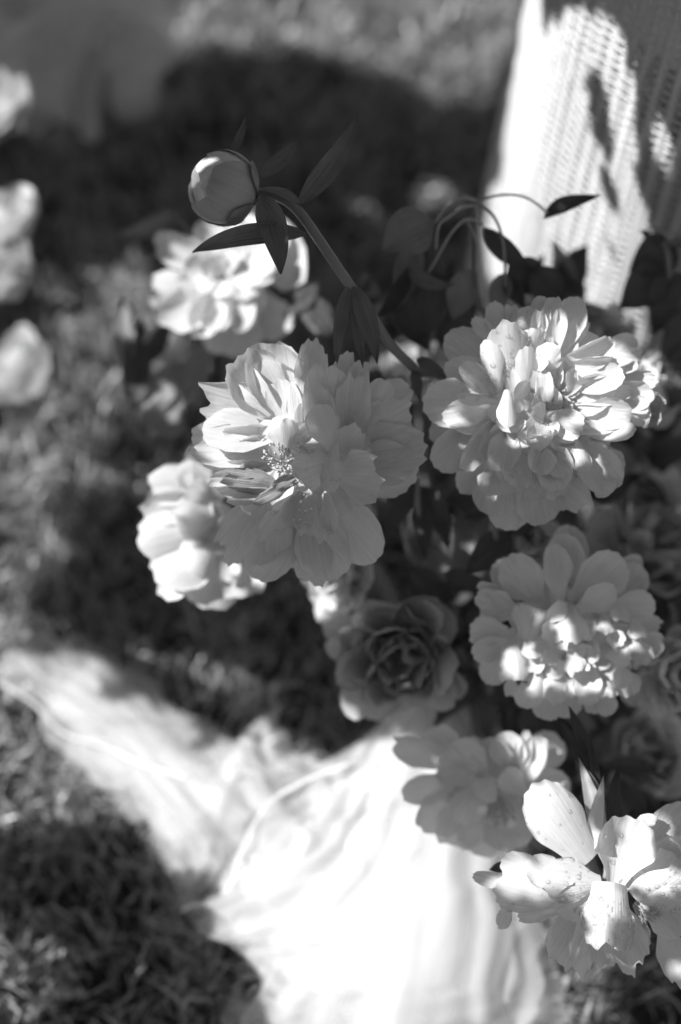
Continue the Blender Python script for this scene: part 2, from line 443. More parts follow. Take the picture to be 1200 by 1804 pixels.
def base_for(px, py, d, spread=0.35):
    c = P(px, py, d)
    b = STEM_BASE + (V((c.x, c.y, 0))-STEM_BASE)*spread; b.z = 0
    return b
def add_stem(root, top, base, r=0.0030, back=0.05, m='stem'):
    base = V(base)
    mid1 = top + (base-top)*0.35 + V((0, 0.015, 0.02)); mid2 = top+(base-top)*0.72+V((0, 0.01, 0.0))
    stem_part(root, [top, mid1, mid2, base], r, r*1.25, m)

# ---------- peony A: the big open bloom left of centre, half in the light
fA = flower_root('peony', 'wide open white peony at centre, its left half glowing in sun, right half in shade', 'peony', 'white peonies in the large bunch', base_for(500, 784, 0.84))
dA = 0.83
A = [
 # lower back guard petals
 (620, 850, -60, 640, 1205, -75, 160, 10, 0.3), (560, 850, -50, 365, 1160, -70, 210, 20, 0.5, {'notch': .02}),
 (620, 820, -40, 715, 1165, -45, 235, 25, 0.6, {'notch': .03}), (520, 790, -40, 325, 1075, -30, 200, 20, 0.5, {'notch': .02, 'roll': .3}),
 (680, 770, -20, 905, 1075, -25, 215, 25, 0.5, {'notch': .02, 'roll': -.1}),
 (430, 760, -40, 215, 1095, -20, 175, 10, -0.4, {'notch': .22, 'ruf': .07, 'roll': .35}),
 (520, 850, -70, 480, 1110, -90, 200, 10, 0.2),
 # right back guard petals
 (760, 640, -50, 1150, 560, -60, 250, 10, 0.5, {'notch': .12}), (760, 620, -40, 1100, 690, -70, 230, 10, 0.4, {'notch': .04}),
 (740, 600, -30, 1095, 395, -40, 230, 15, 0.4, {'notch': .10}), (760, 520, -45, 1060, 275, -60, 170, 0, 0.3),
 (820, 500, 0, 975, 268, -10, 135, 10, 0.5, {'notch': .08, 'roll': .3}),
 # upper and left fan
 (560, 430, -60, 450, 95, -70, 180, 0, 0.4, {'notch': .10}),
 (560, 430, -30, 375, 105, -15, 200, 20, 0.8, {'notch': .05, 'roll': -.25, 'bow': -25}),
 (500, 430, -15, 262, 165, 15, 215, 15, 0.9, {'notch': .08, 'rim': .12}),
 (480, 450, -50, 180, 300, -50, 170, 0, 0.5, {'notch': .14}),
 (470, 440, -20, 60, 345, -5, 190, 15, 0.7, {'notch': .20}),
 (600, 420, -30, 645, 75, -35, 140, 0, 0.8, {'notch': .10, 'rim': .1}),
 (700, 420, -40, 800, 140, -40, 110, 0, 0.6, {'notch': .12}), (800, 420, -30, 840, 155, -40, 90, 0, 0.6, {'notch': .12}),
 (440, 560, -45, 48, 560, -40, 170, 5, 0.5, {'notch': .10}),
 (480, 500, -5, 130, 490, 25, 175, 35, 1.0, {'roll': -.5, 'notch': .04, 'bow': -35}),
 (460, 560, -10, 95, 590, 10, 150, 10, 0.8, {'notch': .10, 'roll': -.2}),
 (440, 590, -15, 125, 625, 0, 130, 10, 0.7, {'notch': .12, 'roll': .2}),
 (450, 620, -10, 200, 680, 0, 140, 10, 0.8, {'notch': .10}),
 (500, 640, -10, 175, 650, 20, 60, 20, 0.9, {'notch': .2, 'roll': .5}),
 (470, 690, -5, 200, 790, 0, 150, 5, 0.7, {'notch': .12}),
 (510, 740, 10, 215, 700, 45, 110, 15, -0.7, {'m': 'wilt', 'ruf': .1, 'notch': .1}),
 (500, 760, 5, 148, 755, 30, 80, -5, 0.9, {'bow': 70, 'notch': .08, 'roll': -.4}),
 (560, 720, 30, 370, 820, 50, 60, 5, 1.2, {'m': 'wilt', 'ruf': .12}), (560, 690, 40, 450, 750, 60, 55, 5, 0.8, {'m': 'wilt', 'ruf': .12}),
 (440, 480, 0, 230, 500, 20, 70, 20, 1.0, {'roll': .5}), (420, 520, 5, 290, 575, 20, 60, 10, 1.1, {'ruf': .1}),
 (480, 400, -10, 340, 210, 10, 60, 30, 0.9, {'roll': .7}), (440, 430, 5, 290, 300, 30, 50, 20, 1.2, {'m': 'petal', 'ruf': .1, 'roll': .6}),
 # tall pale inner petals
 (590, 580, 0, 585, 250, -5, 130, 5, 0.5), (540, 520, -10, 470, 250, -10, 120, 5, 0.5),
 (500, 600, 20, 500, 440, 60, 110, 10, -0.9, {'ruf': .08, 'notch': .05}), (545, 600, 15, 560, 510, 35, 60, 8, 0.6),
 (480, 620, 20, 440, 560, 40, 40, 5, 0.7), (560, 640, 20, 600, 560, 50, 60, 5, 0.7),
 # right inner, shaded
 (700, 560, 0, 725, 215, 30, 170, 15, 0.5, {'notch': .05}), (780, 600, -5, 820, 190, 20, 150, 15, 0.7, {'notch': .16, 'roll': -.2}),
 (660, 470, 30, 645, 205, 55, 105, 15, 0.6, {'notch': .12, 'roll': .2}), (690, 560, 40, 635, 270, 65, 130, 20, 0.5, {'notch': .12, 'roll': .2}),
 (720, 590, 60, 640, 382, 85, 135, 25, -0.6, {'notch': .04}),
 (740, 620, 30, 830, 470, 50, 130, 10, 0.5, {'notch': .14}),
 (725, 690, 40, 975, 700, 55, 225, 30, 0.6, {'notch': .22, 'roll': -.25}),
 (720, 620, 70, 520, 680, 95, 215, 25, -0.7, {'notch': .14, 'ruf': .05, 'drops': 1}),
 (725, 560, 95, 700, 775, 100, 95, 15, -0.9, {'notch': .02, 'drops': .6}),
 (640, 580, 50, 540, 590, 55, 45, 10, 0.8),
 # lower inner
 (590, 760, 0, 395, 985, 30, 130, 10, 0.9, {'roll': .5, 'bow': 25, 'drops': .5}), (560, 760, 0, 520, 930, 15, 90, 5, 0.7),
 (625, 770, 30, 640, 1005, 70, 165, 35, -0.8, {'notch': .16, 'drops': 2}), (690, 770, 25, 715, 960, 40, 75, 15, 0.8, {'notch': .05}),
 (470, 820, -20, 470, 1060, -40, 120, 10, 0.5),
]
A = [tuple(list(p[:6])+[p[6]*1.15, p[7], p[8]*.6]+list(p[9:])) if (p[3] < 560 and p[4] < 680 and p[6] > 100) else p for p in A]
sA = hand_flower(fA, (300, 560), 2.5, dA, A, seed=1, zs=1.4, wide=1.2, lift=.22)
filler(fA, (300, 560), 2.5, dA, 640, 640, 330, 11, -60, -50, 101)
filler(fA, (300, 560), 2.5, dA, 480, 620, 230, 9, -30, -15, 102, w=.55)
add_drops(fA, sA, 32, 2, 1)
stamens(fA, to_view(498, 815, 0, dA), TC+UP*0.3-RT*0.3, 40, 0.012, 0.8, 5)
add_stem(fA, to_view(520, 790, -30, dA), LOC[fA.name])

# ---------- peony B: full bloom on the right
fB = flower_root('peony', 'fullest white peony, at the right just below the wicker chair, beaded with dew', 'peony', 'white peonies in the large bunch', base_for(980, 704, 0.83))
dB = 0.835
B_ = [
 (400, 760, -120, 225, 960, -150, 150, 0, .4), (420, 820, -100, 400, 1085, -110, 210, 10, .5, {'notch': .02}),
 (500, 860, -95, 430, 1140, -125, 200, 10, .4, {'notch': .02}), (570, 860, -80, 585, 1118, -100, 210, 10, .5, {'notch': .02}),
 (660, 900, -60, 805, 1065, -70, 170, 15, .5, {'notch': .24, 'drops': .2}), (330, 680, -90, 100, 840, -110, 190, 10, .5, {'notch': .02}),
 (350, 640, -100, 95, 720, -140, 160, 0, .4), (850, 740, -100, 940, 920, -120, 160, 0, .5),
 (350, 560, -60, 50, 575, -60, 215, 15, .7, {'notch': .02, 'roll': .1, 'drops': .6}), (390, 580, -30, 150, 640, -20, 125, 20, .6, {'notch': .02}),
 (400, 420, -110, 175, 255, -120, 190, 10, .6, {'notch': .02}), (400, 470, -80, 160, 400, -90, 150, 5, .4),
 (400, 300, -70, 290, 180, -80, 75, 5, .4), (430, 330, -70, 385, 107, -85, 105, 10, .8, {'notch': .04}), (470, 320, -60, 460, 110, -80, 90, 5, .7),
 (480, 320, -110, 490, 105, -120, 150, 0, .5, {'m': 'wilt'}),
 (460, 310, -30, 560, 145, -25, 130, 20, -.5, {'roll': .2, 'drops': .5}), (560, 330, -40, 600, 90, -50, 110, 10, .8, {'notch': .08}),
 (650, 350, -30, 625, 85, -40, 120, 15, .9), (690, 340, -30, 735, 98, -30, 150, 20, 1.1, {'notch': .03}), (660, 340, -10, 670, 150, -5, 70, 15, .8),
 (580, 300, -20, 570, 160, -20, 80, 10, .8), (700, 330, -50, 790, 160, -50, 110, 10, .7),
 (880, 360, -90, 1025, 272, -90, 110, 5, .5, {'notch': .04}), (900, 400, -80, 1058, 350, -80, 110, 5, .7), (880, 400, -70, 1030, 400, -60, 100, 5, .9, {'roll': .3}),
 (740, 480, -90, 1150, 470, -110, 110, 0, .5), (760, 560, -60, 1100, 520, -50, 150, 20, .8, {'notch': .05}), (1000, 540, -50, 1040, 690, -40, 110, 15, .8, {'notch': .12}),
 (1040, 540, -70, 1155, 600, -80, 120, 5, .8, {'m': 'wilt', 'ruf': .09, 'notch': .15}), (1050, 600, -80, 1130, 660, -80, 100, 0, .8, {'m': 'wilt', 'ruf': .09}),
 (960, 560, -30, 1070, 600, -40, 80, 15, .7),
 (700, 380, -20, 890, 290, 5, 140, 60, 1.0, {'roll': -.5, 'notch': .04, 'bow': 25}), (690, 400, 0, 925, 405, 20, 120, 35, 1.0, {'roll': -.6, 'notch': .06, 'bow': 20}),
 (730, 500, -10, 945, 455, 15, 150, 20, .9, {'notch': .03, 'roll': .2}), (740, 570, -10, 1000, 520, 0, 100, 10, .8),
 (760, 600, -10, 985, 625, 10, 150, 10, 1.0, {'notch': .03}), (760, 690, -5, 990, 690, 30, 150, 0, 1.2, {'roll': .5, 'notch': .05, 'bow': 40}),
 (780, 770, -20, 900, 965, 10, 225, 25, 1.3, {'notch': .03}), (740, 740, -10, 870, 900, -10, 180, 0, .8), (800, 900, 0, 900, 960, 25, 120, 15, -.8, {'notch': .02}),
 (760, 760, 30, 680, 830, 50, 100, 20, -1.0, {'notch': .04}), (740, 740, 40, 760, 890, 70, 115, 25, -1.1, {'notch': .03}),
 # central cup and tuft
 (650, 560, -60, 560, 400, -10, 130, 10, 1.0), (660, 560, -60, 650, 400, -30, 130, 5, 1.0), (670, 560, -60, 730, 440, -20, 120, 5, 1.0),
 (610, 620, -10, 590, 435, 40, 90, 15, 1.1, {'notch': .05, 'roll': .4}), (710, 530, 0, 700, 410, 50, 65, 10, .9, {'ruf': .1, 'notch': .15, 'roll': -.4}),
 (590, 550, 0, 545, 430, 30, 70, 5, .8, {'roll': .3}),
 # left inner mass
 (560, 420, 10, 650, 345, 60, 130, 30, -.9, {'ruf': .09, 'notch': .1}), (540, 360, 10, 560, 250, 40, 120, 20, -.8, {'ruf': .08}),
 (560, 420, 20, 600, 385, 60, 70, 20, 1.0, {'roll': .4, 'ruf': .08}),
 (450, 560, 10, 420, 222, 30, 250, 75, -1.15, {'notch': .05, 'drops': 3}), (400, 540, 20, 335, 290, 40, 130, 55, -1.2, {'notch': .03, 'drops': 1}),
 (520, 560, 10, 510, 330, 50, 120, 35, -.8, {'notch': .04}), (470, 560, 50, 440, 430, 60, 70, 12, .8, {'notch': .2}),
 (380, 545, -10, 225, 400, 10, 110, 15, .8, {'drops': 1, 'notch': .03}), (390, 560, 0, 205, 545, 10, 70, 15, 1.1, {'roll': .6, 'drops': .4}),
 (430, 520, 70, 425, 690, 90, 100, 25, -1.1, {'notch': .02}), (465, 575, 60, 497, 485, 90, 65, 8, .9, {'notch': .04}),
 (480, 620, 30, 470, 560, 60, 60, 8, .9),
 # lower mass
 (380, 640, -20, 245, 880, -20, 130, 25, 1.1, {'roll': .5, 'notch': .03, 'bow': 25}), (390, 660, -20, 310, 840, 0, 100, 20, 1.0, {'roll': .3}),
 (390, 690, -10, 375, 920, 0, 140, 20, .9, {'notch': .16, 'ruf': .05}), (450, 680, 0, 385, 890, 20, 150, 30, .9, {'notch': .06}),
 (470, 620, 10, 430, 720, 30, 130, 15, .7), (460, 770, 10, 495, 985, 20, 150, 30, .9, {'notch': .14, 'drops': .3}),
 (590, 640, 60, 510, 600, 95, 90, 12, .8, {'notch': .1}), (600, 630, 60, 760, 685, 85, 110, 22, -.9, {'notch': .05}), (620, 680, 50, 750, 720, 60, 80, 12, .8),
 (560, 690, 40, 500, 700, 80, 110, 10, 1.2, {'roll': -.3}), (560, 780, 45, 555, 665, 90, 120, 5, 1.1), (570, 690, 45, 560, 785, 85, 150, 20, 1.2),
 (600, 680, 45, 635, 720, 80, 90, 15, 1.0), (530, 720, 20, 470, 740, 50, 120, 12, 1.1),
 (590, 770, 20, 555, 900, 50, 140, 25, 1.1, {'notch': .04}), (620, 780, 10, 690, 900, 50, 150, 25, 1.2, {'notch': .06}),
 (610, 850, 0, 610, 1010, 20, 220, 25, 1.1, {'notch': .10}), (620, 840, 20, 640, 960, 45, 190, 20, 1.2, {'notch': .08}),
 (560, 860, -10, 540, 1015, -10, 170, 15, 1.0), (400, 830, -40, 380, 1000, -40, 160, 10, .8, {'notch': .1}), (640, 900, -20, 700, 960, 0, 120, 15, .9),
 (700, 640, 0, 640, 700, 20, 120, 10, .8),
]
sB = hand_flower(fB, (720, 480), 2.5, dB, B_, seed=2, zs=1.25, lift=.25)
filler(fB, (720, 480), 2.5, dB, 620, 590, 430, 12, -125, -115, 103, w=.5)
filler(fB, (720, 480), 2.5, dB, 600, 620, 330, 12, -70, -35, 104, w=.5)
filler(fB, (720, 480), 2.5, dB, 590, 680, 200, 9, -30, 0, 105, w=.6)
add_drops(fB, sB, 24, 4, 1)
stamens(fB, to_view(983, 712, -22, dB), TC+UP*0.2, 70, 0.011, 0.9, 6)
add_stem(fB, to_view(985, 700, -60, dB), LOC[fB.name])

# ---------- peony C: right, below B, mostly shaded with flecks of sun on its frilled heart
fC = flower_root('peony', 'shaded white peony under the fullest bloom, smooth dim guard petals, frilled sun-flecked heart', 'peony', 'white peonies in the large bunch', base_for(990, 1140, 0.86))
dC_ = 0.865
C_l = [
 (680, 380, -90, 640, 70, -130, 190, 10, .5, {'notch': .01}), (660, 440, -70, 610, 108, -90, 190, 15, .6, {'notch': .02}),
 (600, 460, -30, 545, 165, -40, 155, 25, .6, {'notch': .01}), (420, 420, -90, 262, 265, -110, 170, 10, .6, {'notch': .02}),
 (500, 470, -50, 330, 228, -50, 220, 20, .6, {'notch': .02}), (850, 380, -100, 1030, 235, -120, 130, 5, .5, {'notch': .03}),
 (900, 450, -90, 1030, 280, -100, 170, 5, .5, {'notch': .02}), (690, 450, -50, 900, 212, -50, 250, 25, .6, {'notch': .02}),
 (860, 510, -50, 1088, 470, -60, 180, 20, .6, {'notch': .02}), (690, 500, -10, 868, 385, 0, 145, 25, .7, {'notch': .03}),
 (400, 450, -60, 163, 368, -60, 75, 10, .7), (390, 500, -60, 162, 425, -50, 130, 15, .9, {'notch': .05}), (360, 540, -70, 190, 500, -80, 120, 10, .7),
 (360, 480, -30, 240, 420, -30, 90, 15, 1.1), (340, 620, -60, 115, 600, -50, 160, 20, .6, {'notch': .10}), (340, 670, -50, 150, 735, -50, 140, 15, .8, {'notch': .04}),
 (300, 760, -90, 225, 885, -100, 140, 5, .5, {'notch': .03}), (360, 850, -60, 340, 955, -60, 90, 5, .7),
 (560, 930, -60, 510, 1062, -70, 150, 15, .6, {'notch': .02}), (620, 940, -60, 650, 1055, -80, 150, 10, .6, {'notch': .02}), (780, 930, -70, 800, 1045, -80, 130, 5, .6, {'notch': .1}),
 (800, 950, -60, 878, 1030, -70, 110, 5, .7), (430, 880, -40, 420, 1003, -40, 170, 15, .9, {'notch': .02}), (900, 800, -50, 960, 945, -50, 150, 10, .8, {'notch': .03}),
 (960, 700, -60, 1140, 650, -60, 140, 5, .8, {'notch': .1, 'ruf': .07}), (960, 680, -50, 1080, 750, -40, 120, 15, .9, {'notch': .14, 'ruf': .08}),
 (900, 560, -50, 1140, 600, -70, 130, 5, .7),
 # heart
 (420, 650, 10, 400, 462, 30, 170, 40, -1.1, {'notch': .03, 'roll': .4}), (440, 650, 20, 470, 462, 40, 140, 40, -1.1, {'notch': .08, 'roll': .1}),
 (520, 560, 20, 608, 452, 30, 100, 20, .8, {'notch': .05}), (655, 480, 30, 655, 665, 75, 205, 50, -1.2, {'notch': .10, 'ruf': .04}),
 (860, 450, 20, 920, 560, 50, 115, 25, -.9, {'ruf': .08, 'notch': .16}), (820, 520, 20, 820, 625, 55, 125, 22, -1.0, {'ruf': .07, 'notch': .14}),
 (840, 590, 0, 895, 700, 30, 90, 15, .8, {'notch': .16}), (970, 545, 0, 985, 652, 30, 100, 20, -1.0, {'ruf': .06}), (980, 640, 0, 960, 718, 30, 110, 15, -.9, {'notch': .12, 'ruf': .07}),
 (360, 650, 20, 370, 862, 45, 185, 45, -1.1, {'notch': .08, 'roll': .15}), (310, 680, -10, 300, 860, 0, 80, 20, 1.0, {'roll': .4}),
 (500, 800, 10, 465, 970, 10, 130, 35, -1.0, {'notch': .03, 'roll': .3}), (540, 800, 20, 580, 965, 15, 150, 35, -1.0, {'notch': .04}),
 (600, 820, 0, 640, 960, 0, 100, 10, .9), (520, 680, 50, 530, 775, 80, 95, 12, -.8, {'ruf': .09, 'notch': .2}), (630, 690, 55, 655, 825, 85, 115, 18, -.8, {'ruf': .08, 'notch': .2}),
 (440, 650, 30, 510, 690, 60, 90, 12, .8, {'ruf': .06}), (560, 560, 20, 520, 660, 50, 130, 15, .9), (700, 770, 60, 728, 785, 75, 40, 5, .8),
 (740, 760, -10, 710, 960, 20, 150, 25, .9, {'notch': .06}), (700, 640, -40, 760, 780, -30, 170, 10, 1.0), (830, 720, 0, 940, 740, 25, 125, 20, -.7, {'notch': .05}),
 (820, 840, 0, 820, 945, 30, 125, 22, -1.0, {'ruf': .1, 'notch': .12}), (900, 790, -10, 900, 900, 10, 110, 15, .9, {'ruf': .06}), (760, 880, -10, 700, 985, 0, 110, 12, .9, {'notch': .1}),
 (640, 860, 0, 640, 940, 20, 70, 10, .9, {'ruf': .07}), (460, 720, 10, 440, 820, 20, 110, 15, .8), (540, 760, 10, 600, 830, 20, 110, 10, .7), (700, 560, 0, 760, 640, 20, 120, 10, .8),
 (420, 650, 40, 450, 740, 60, 90, 14, .7), (900, 640, -10, 880, 720, 10, 110, 10, .8), (590, 650, 50, 600, 700, 75, 60, 8, .8, {'ruf': .1, 'notch': .2}),
]
hand_flower(fC, (780, 900), 2.857, dC_, C_l, seed=3, zs=1.3, lift=.2)
filler(fC, (780, 900), 2.857, dC_, 640, 640, 390, 12, -130, -135, 106, w=.55)
filler(fC, (780, 900), 2.857, dC_, 640, 720, 270, 11, -90, -75, 107, w=.6)
filler(fC, (780, 900), 2.857, dC_, 620, 740, 150, 7, -60, -30, 108, w=.7)
add_stem(fC, to_view(1000, 1130, -60, dC_), LOC[fC.name])

# ---------- peony D: lower right corner, single row of big dewy petals round hanging stamens
fD = flower_root('peony', 'loose sunlit white peony in the lower right corner with big drop-covered petals and hanging stamens', 'peony', 'white peonies in the large bunch', base_for(1080, 1560, 0.80))
dD = 0.82
D_l = [
 (840, 790, -60, 700, 1055, -70, 160, 10, .7, {'notch': .12, 'curl': .1}), (830, 800, -50, 865, 1118, -60, 160, 15, .6, {'notch': .22, 'roll': .2}),
 (930, 790, -60, 1035, 1085, -70, 200, 10, .5, {'notch': .22}), (890, 790, -80, 930, 1060, -90, 190, 5, .4, {'notch': .10}), (960, 790, -70, 1070, 1020, -90, 120, 5, .4, {'notch': .1}),
 (780, 800, -80, 760, 1000, -100, 150, 5, .5),
 (1060, 760, -40, 1230, 900, -10, 150, 20, -.5, {'notch': .03}), (1130, 840, -40, 1215, 1130, -20, 120, 15, -.4, {'notch': .15}),
 (1060, 640, -80, 1290, 430, -90, 200, 15, .6, {'notch': .02}), (1020, 740, -60, 1260, 560, -60, 190, 20, .6, {'notch': .02}),
 (850, 630, -50, 625, 318, -30, 215, 40, -.6, {'notch': .01, 'roll': -.15, 'drops': 1, 'pinch': .5}),
 (850, 620, -70, 915, 300, -100, 70, 5, 1.0, {'profile': 'leaf'}),
 (950, 710, -40, 1005, 425, -20, 250, 10, 1.1, {'notch': .04, 'roll': .1, 'drops': 2, 'curl': .12}),
 (1010, 490, -45, 1110, 450, -20, 60, 10, -.8),
 (690, 690, -60, 495, 620, -50, 130, 20, .8, {'notch': .04}), (740, 700, -50, 600, 625, -30, 130, 20, .7, {'notch': .03}),
 (560, 730, -70, 388, 692, -80, 60, 5, -.5, {'notch': .02}), (750, 790, -45, 455, 725, -20, 175, 30, -.8, {'notch': .06, 'ruf': .05, 'drops': .6}),
 (740, 830, -70, 560, 850, -60, 100, 10, -.6), (530, 790, -60, 502, 903, -60, 60, 5, .6),
 (890, 700, -10, 655, 680, 10, 185, 30, -.8, {'notch': .02, 'drops': 2.5, 'roll': -.2}), (890, 735, -30, 700, 800, -20, 150, 5, .5, {'roll': .2}),
 (1015, 760, -20, 1180, 590, 20, 200, 35, -.7, {'notch': .03, 'roll': .2, 'drops': 2}), (1100, 720, -10, 1240, 620, 20, 120, 25, -.7, {'drops': .8}),
 (1045, 770, 10, 1260, 750, 30, 110, 15, -.5, {'notch': .03, 'drops': 1}),
 (990, 740, -40, 1010, 690, -30, 80, 5, .6), (880, 740, 0, 850, 900, 20, 90, 12, -.6, {'notch': .18}),
 (925, 690, 30, 890, 965, 80, 225, 50, -1.0, {'notch': .17, 'ruf': .035, 'drops': 6, 'pinch': .62, 'roll': .05}), (955, 830, 50, 945, 950, 70, 70, 15, -.9, {'notch': .05, 'drops': 1}),
]
sD = hand_flower(fD, (660, 1240), 2.222, dD, D_l, seed=4, nu=26, nv=29)
add_drops(fD, sD, 15, 8, 1)
stamens(fD, to_view(1125, 1598, -30, dD), TC*0.4-UP*0.5+RT*0.8, 60, 0.015, 0.6, 9)
stamens(fD, to_view(1035, 1592, -35, dD), TC*0.4-UP*0.8-RT*0.2, 36, 0.012, 0.6, 10)
add_stem(fD, to_view(1070, 1580, -50, dD), LOC[fD.name])

# ---------- peony E: soft bloom above D
fE = flower_root('peony', 'half-lit open white peony in front of the tulle, above and left of the corner bloom', 'peony', 'white peonies in the large bunch', base_for(840, 1390, 0.9))
dE = 0.90
E_l = [
 (330, 260, -40, 60, 140, -60, 120, 10, .6, {'roll': .3}), (340, 230, -60, 200, 95, -80, 150, 5, .5), (340, 290, -30, 100, 350, -30, 120, 25, -.6, {'bow': -30, 'notch': .03}),
 (330, 340, -40, 185, 520, -50, 170, 15, .6, {'notch': .14}), (380, 380, -70, 300, 600, -80, 190, 10, .5, {'notch': .12}), (450, 380, -80, 430, 620, -90, 220, 5, .4, {'notch': .08}),
 (500, 380, -80, 560, 600, -90, 200, 5, .4), (600, 340, -70, 785, 340, -80, 170, 10, .5), (610, 260, -90, 750, 150, -110, 150, 5, .4),
 (430, 290, -30, 300, 150, -30, 170, 20, .7), (520, 300, -40, 430, 130, -50, 170, 20, .8), (540, 280, -30, 520, 105, -20, 150, 20, .8, {'notch': .03}),
 (600, 320, 0, 650, 95, 10, 120, 5, 1.0, {'notch': .12, 'roll': .3}), (570, 310, -20, 600, 95, -10, 70, 5, .8), (600, 350, 10, 490, 265, 20, 110, 15, -.7, {'notch': .04}),
 (420, 300, 20, 320, 460, 50, 150, 40, -.8, {'notch': .12}), (470, 290, 30, 390, 350, 40, 130, 25, -.8, {'ruf': .08}), (360, 250, -10, 240, 250, -20, 130, 20, .7),
 (520, 380, -60, 600, 540, -60, 160, 10, .5),
]
hand_flower(fE, (660, 1240), 2.222, dE, E_l, seed=5, lift=.25,  nu=16, nv=13)
stamens(fE, to_view(878, 1405, 0, dE), -UP+TC*0.4, 50, 0.016, 0.8, 11)
filler(fE, (660, 1240), 2.222, dE, 440, 330, 200, 9, -80, -75, 111, w=.6)
add_stem(fE, to_view(850, 1380, -40, dE), LOC[fE.name])

# ---------- peony F: blurred bright bloom under the bud
fF = flower_root('peony', 'brightly sunlit white peony directly beneath the dark leaves of the unopened bud', 'peony', 'white peonies in the large bunch', base_for(390, 480, 1.0))
dF = 0.99
F_l = [
 (620, 640, -80, 845, 620, -110, 230, 10, .5), (640, 760, -90, 690, 960, -120, 200, 0, .5), (560, 760, -90, 490, 1040, -120, 220, 0, .5),
 (520, 640, -60, 430, 420, -60, 170, 10, .6), (540, 600, -50, 600, 430, -60, 200, 10, .6), (580, 580, -60, 740, 450, -80, 190, 5, .6),
 (460, 660, -50, 195, 555, -20, 125, 30, .8), (460, 660, -30, 300, 570, 0, 100, 30, .8), (480, 620, -40, 390, 475, -30, 110, 15, .7),
 (520, 680, -10, 690, 560, 20, 210, 30, .8), (560, 640, 0, 720, 680, 20, 190, 20, .8),
 (440, 760, -40, 172, 770, 0, 160, 30, -.7), (450, 780, -30, 230, 930, 10, 160, 30, .8, {'notch': .15}), (480, 760, -20, 385, 975, 20, 130, 35, .9),
 (500, 760, 0, 440, 940, 30, 120, 30, .8), (540, 740, 0, 560, 945, 30, 110, 25, .9, {'roll': .5}), (540, 700, 0, 635, 800, 30, 120, 20, .8),
 (440, 660, 10, 350, 720, 50, 120, 10, 1.1), (480, 700, 10, 420, 640, 50, 110, 15, 1.0), (500, 720, 20, 500, 800, 50, 110, 20, -.9), (500, 680, 10, 520, 600, 40, 100, 10, .9),
]
hand_flower(fF, (180, 180), 2.3077, dF, F_l, seed=6, lift=.2, wide=1.3,  nu=16, nv=13)
filler(fF, (180, 180), 2.3077, dF, 490, 710, 230, 10, -60, -50, 109, w=.6)
add_stem(fF, to_view(400, 480, -50, dF), LOC[fF.name])

# ---------- peony G: lower left, behind A
fG = flower_root('peony', 'soft full white peony behind the lower left of the central bloom', 'peony', 'white peonies in the large bunch', base_for(350, 920, 0.92))
dG = 0.925
G_l = [
 (740, 620, -40, 520, 555, -20, 150, 30, -.7), (720, 600, -60, 640, 500, -60, 140, 20, .7), (760, 620, -60, 700, 480, -80, 130, 10, .6), (700, 640, -40, 500, 625, -20, 70, 20, .8),
 (760, 700, -40, 480, 690, -30, 150, 20, .7, {'notch': .1}), (740, 720, 0, 478, 790, 10, 190, 45, -.8, {'notch': .06}), (760, 760, -40, 520, 880, -30, 200, 20, .7),
 (740, 780, 10, 560, 930, 30, 220, 50, -.9, {'notch': .1}), (700, 880, -20, 560, 985, 0, 110, 20, .7), (760, 840, -20, 740, 1040, -30, 200, 30, -.7, {'notch': .06}),
 (820, 820, -40, 800, 940, -20, 70, 15, .8), (860, 840, -60, 910, 975, -50, 90, 10, .7), (780, 700, 0, 620, 720, 40, 180, 30, -.8), (760, 800, 20, 660, 880, 40, 160, 30, -.8),
 (760, 660, 0, 650, 620, 20, 150, 25, -.7), (780, 640, -20, 720, 560, -10, 130, 20, .7), (800, 860, -50, 850, 1000, -60, 150, 10, .6),
]
hand_flower(fG, (0, 560), 2.0, dG, G_l, seed=7, lift=.2,  nu=16, nv=13)
filler(fG, (0, 560), 2.0, dG, 690, 760, 170, 9, -50, -30, 110, w=.7)
add_stem(fG, to_view(380, 920, -40, dG), LOC[fG.name])

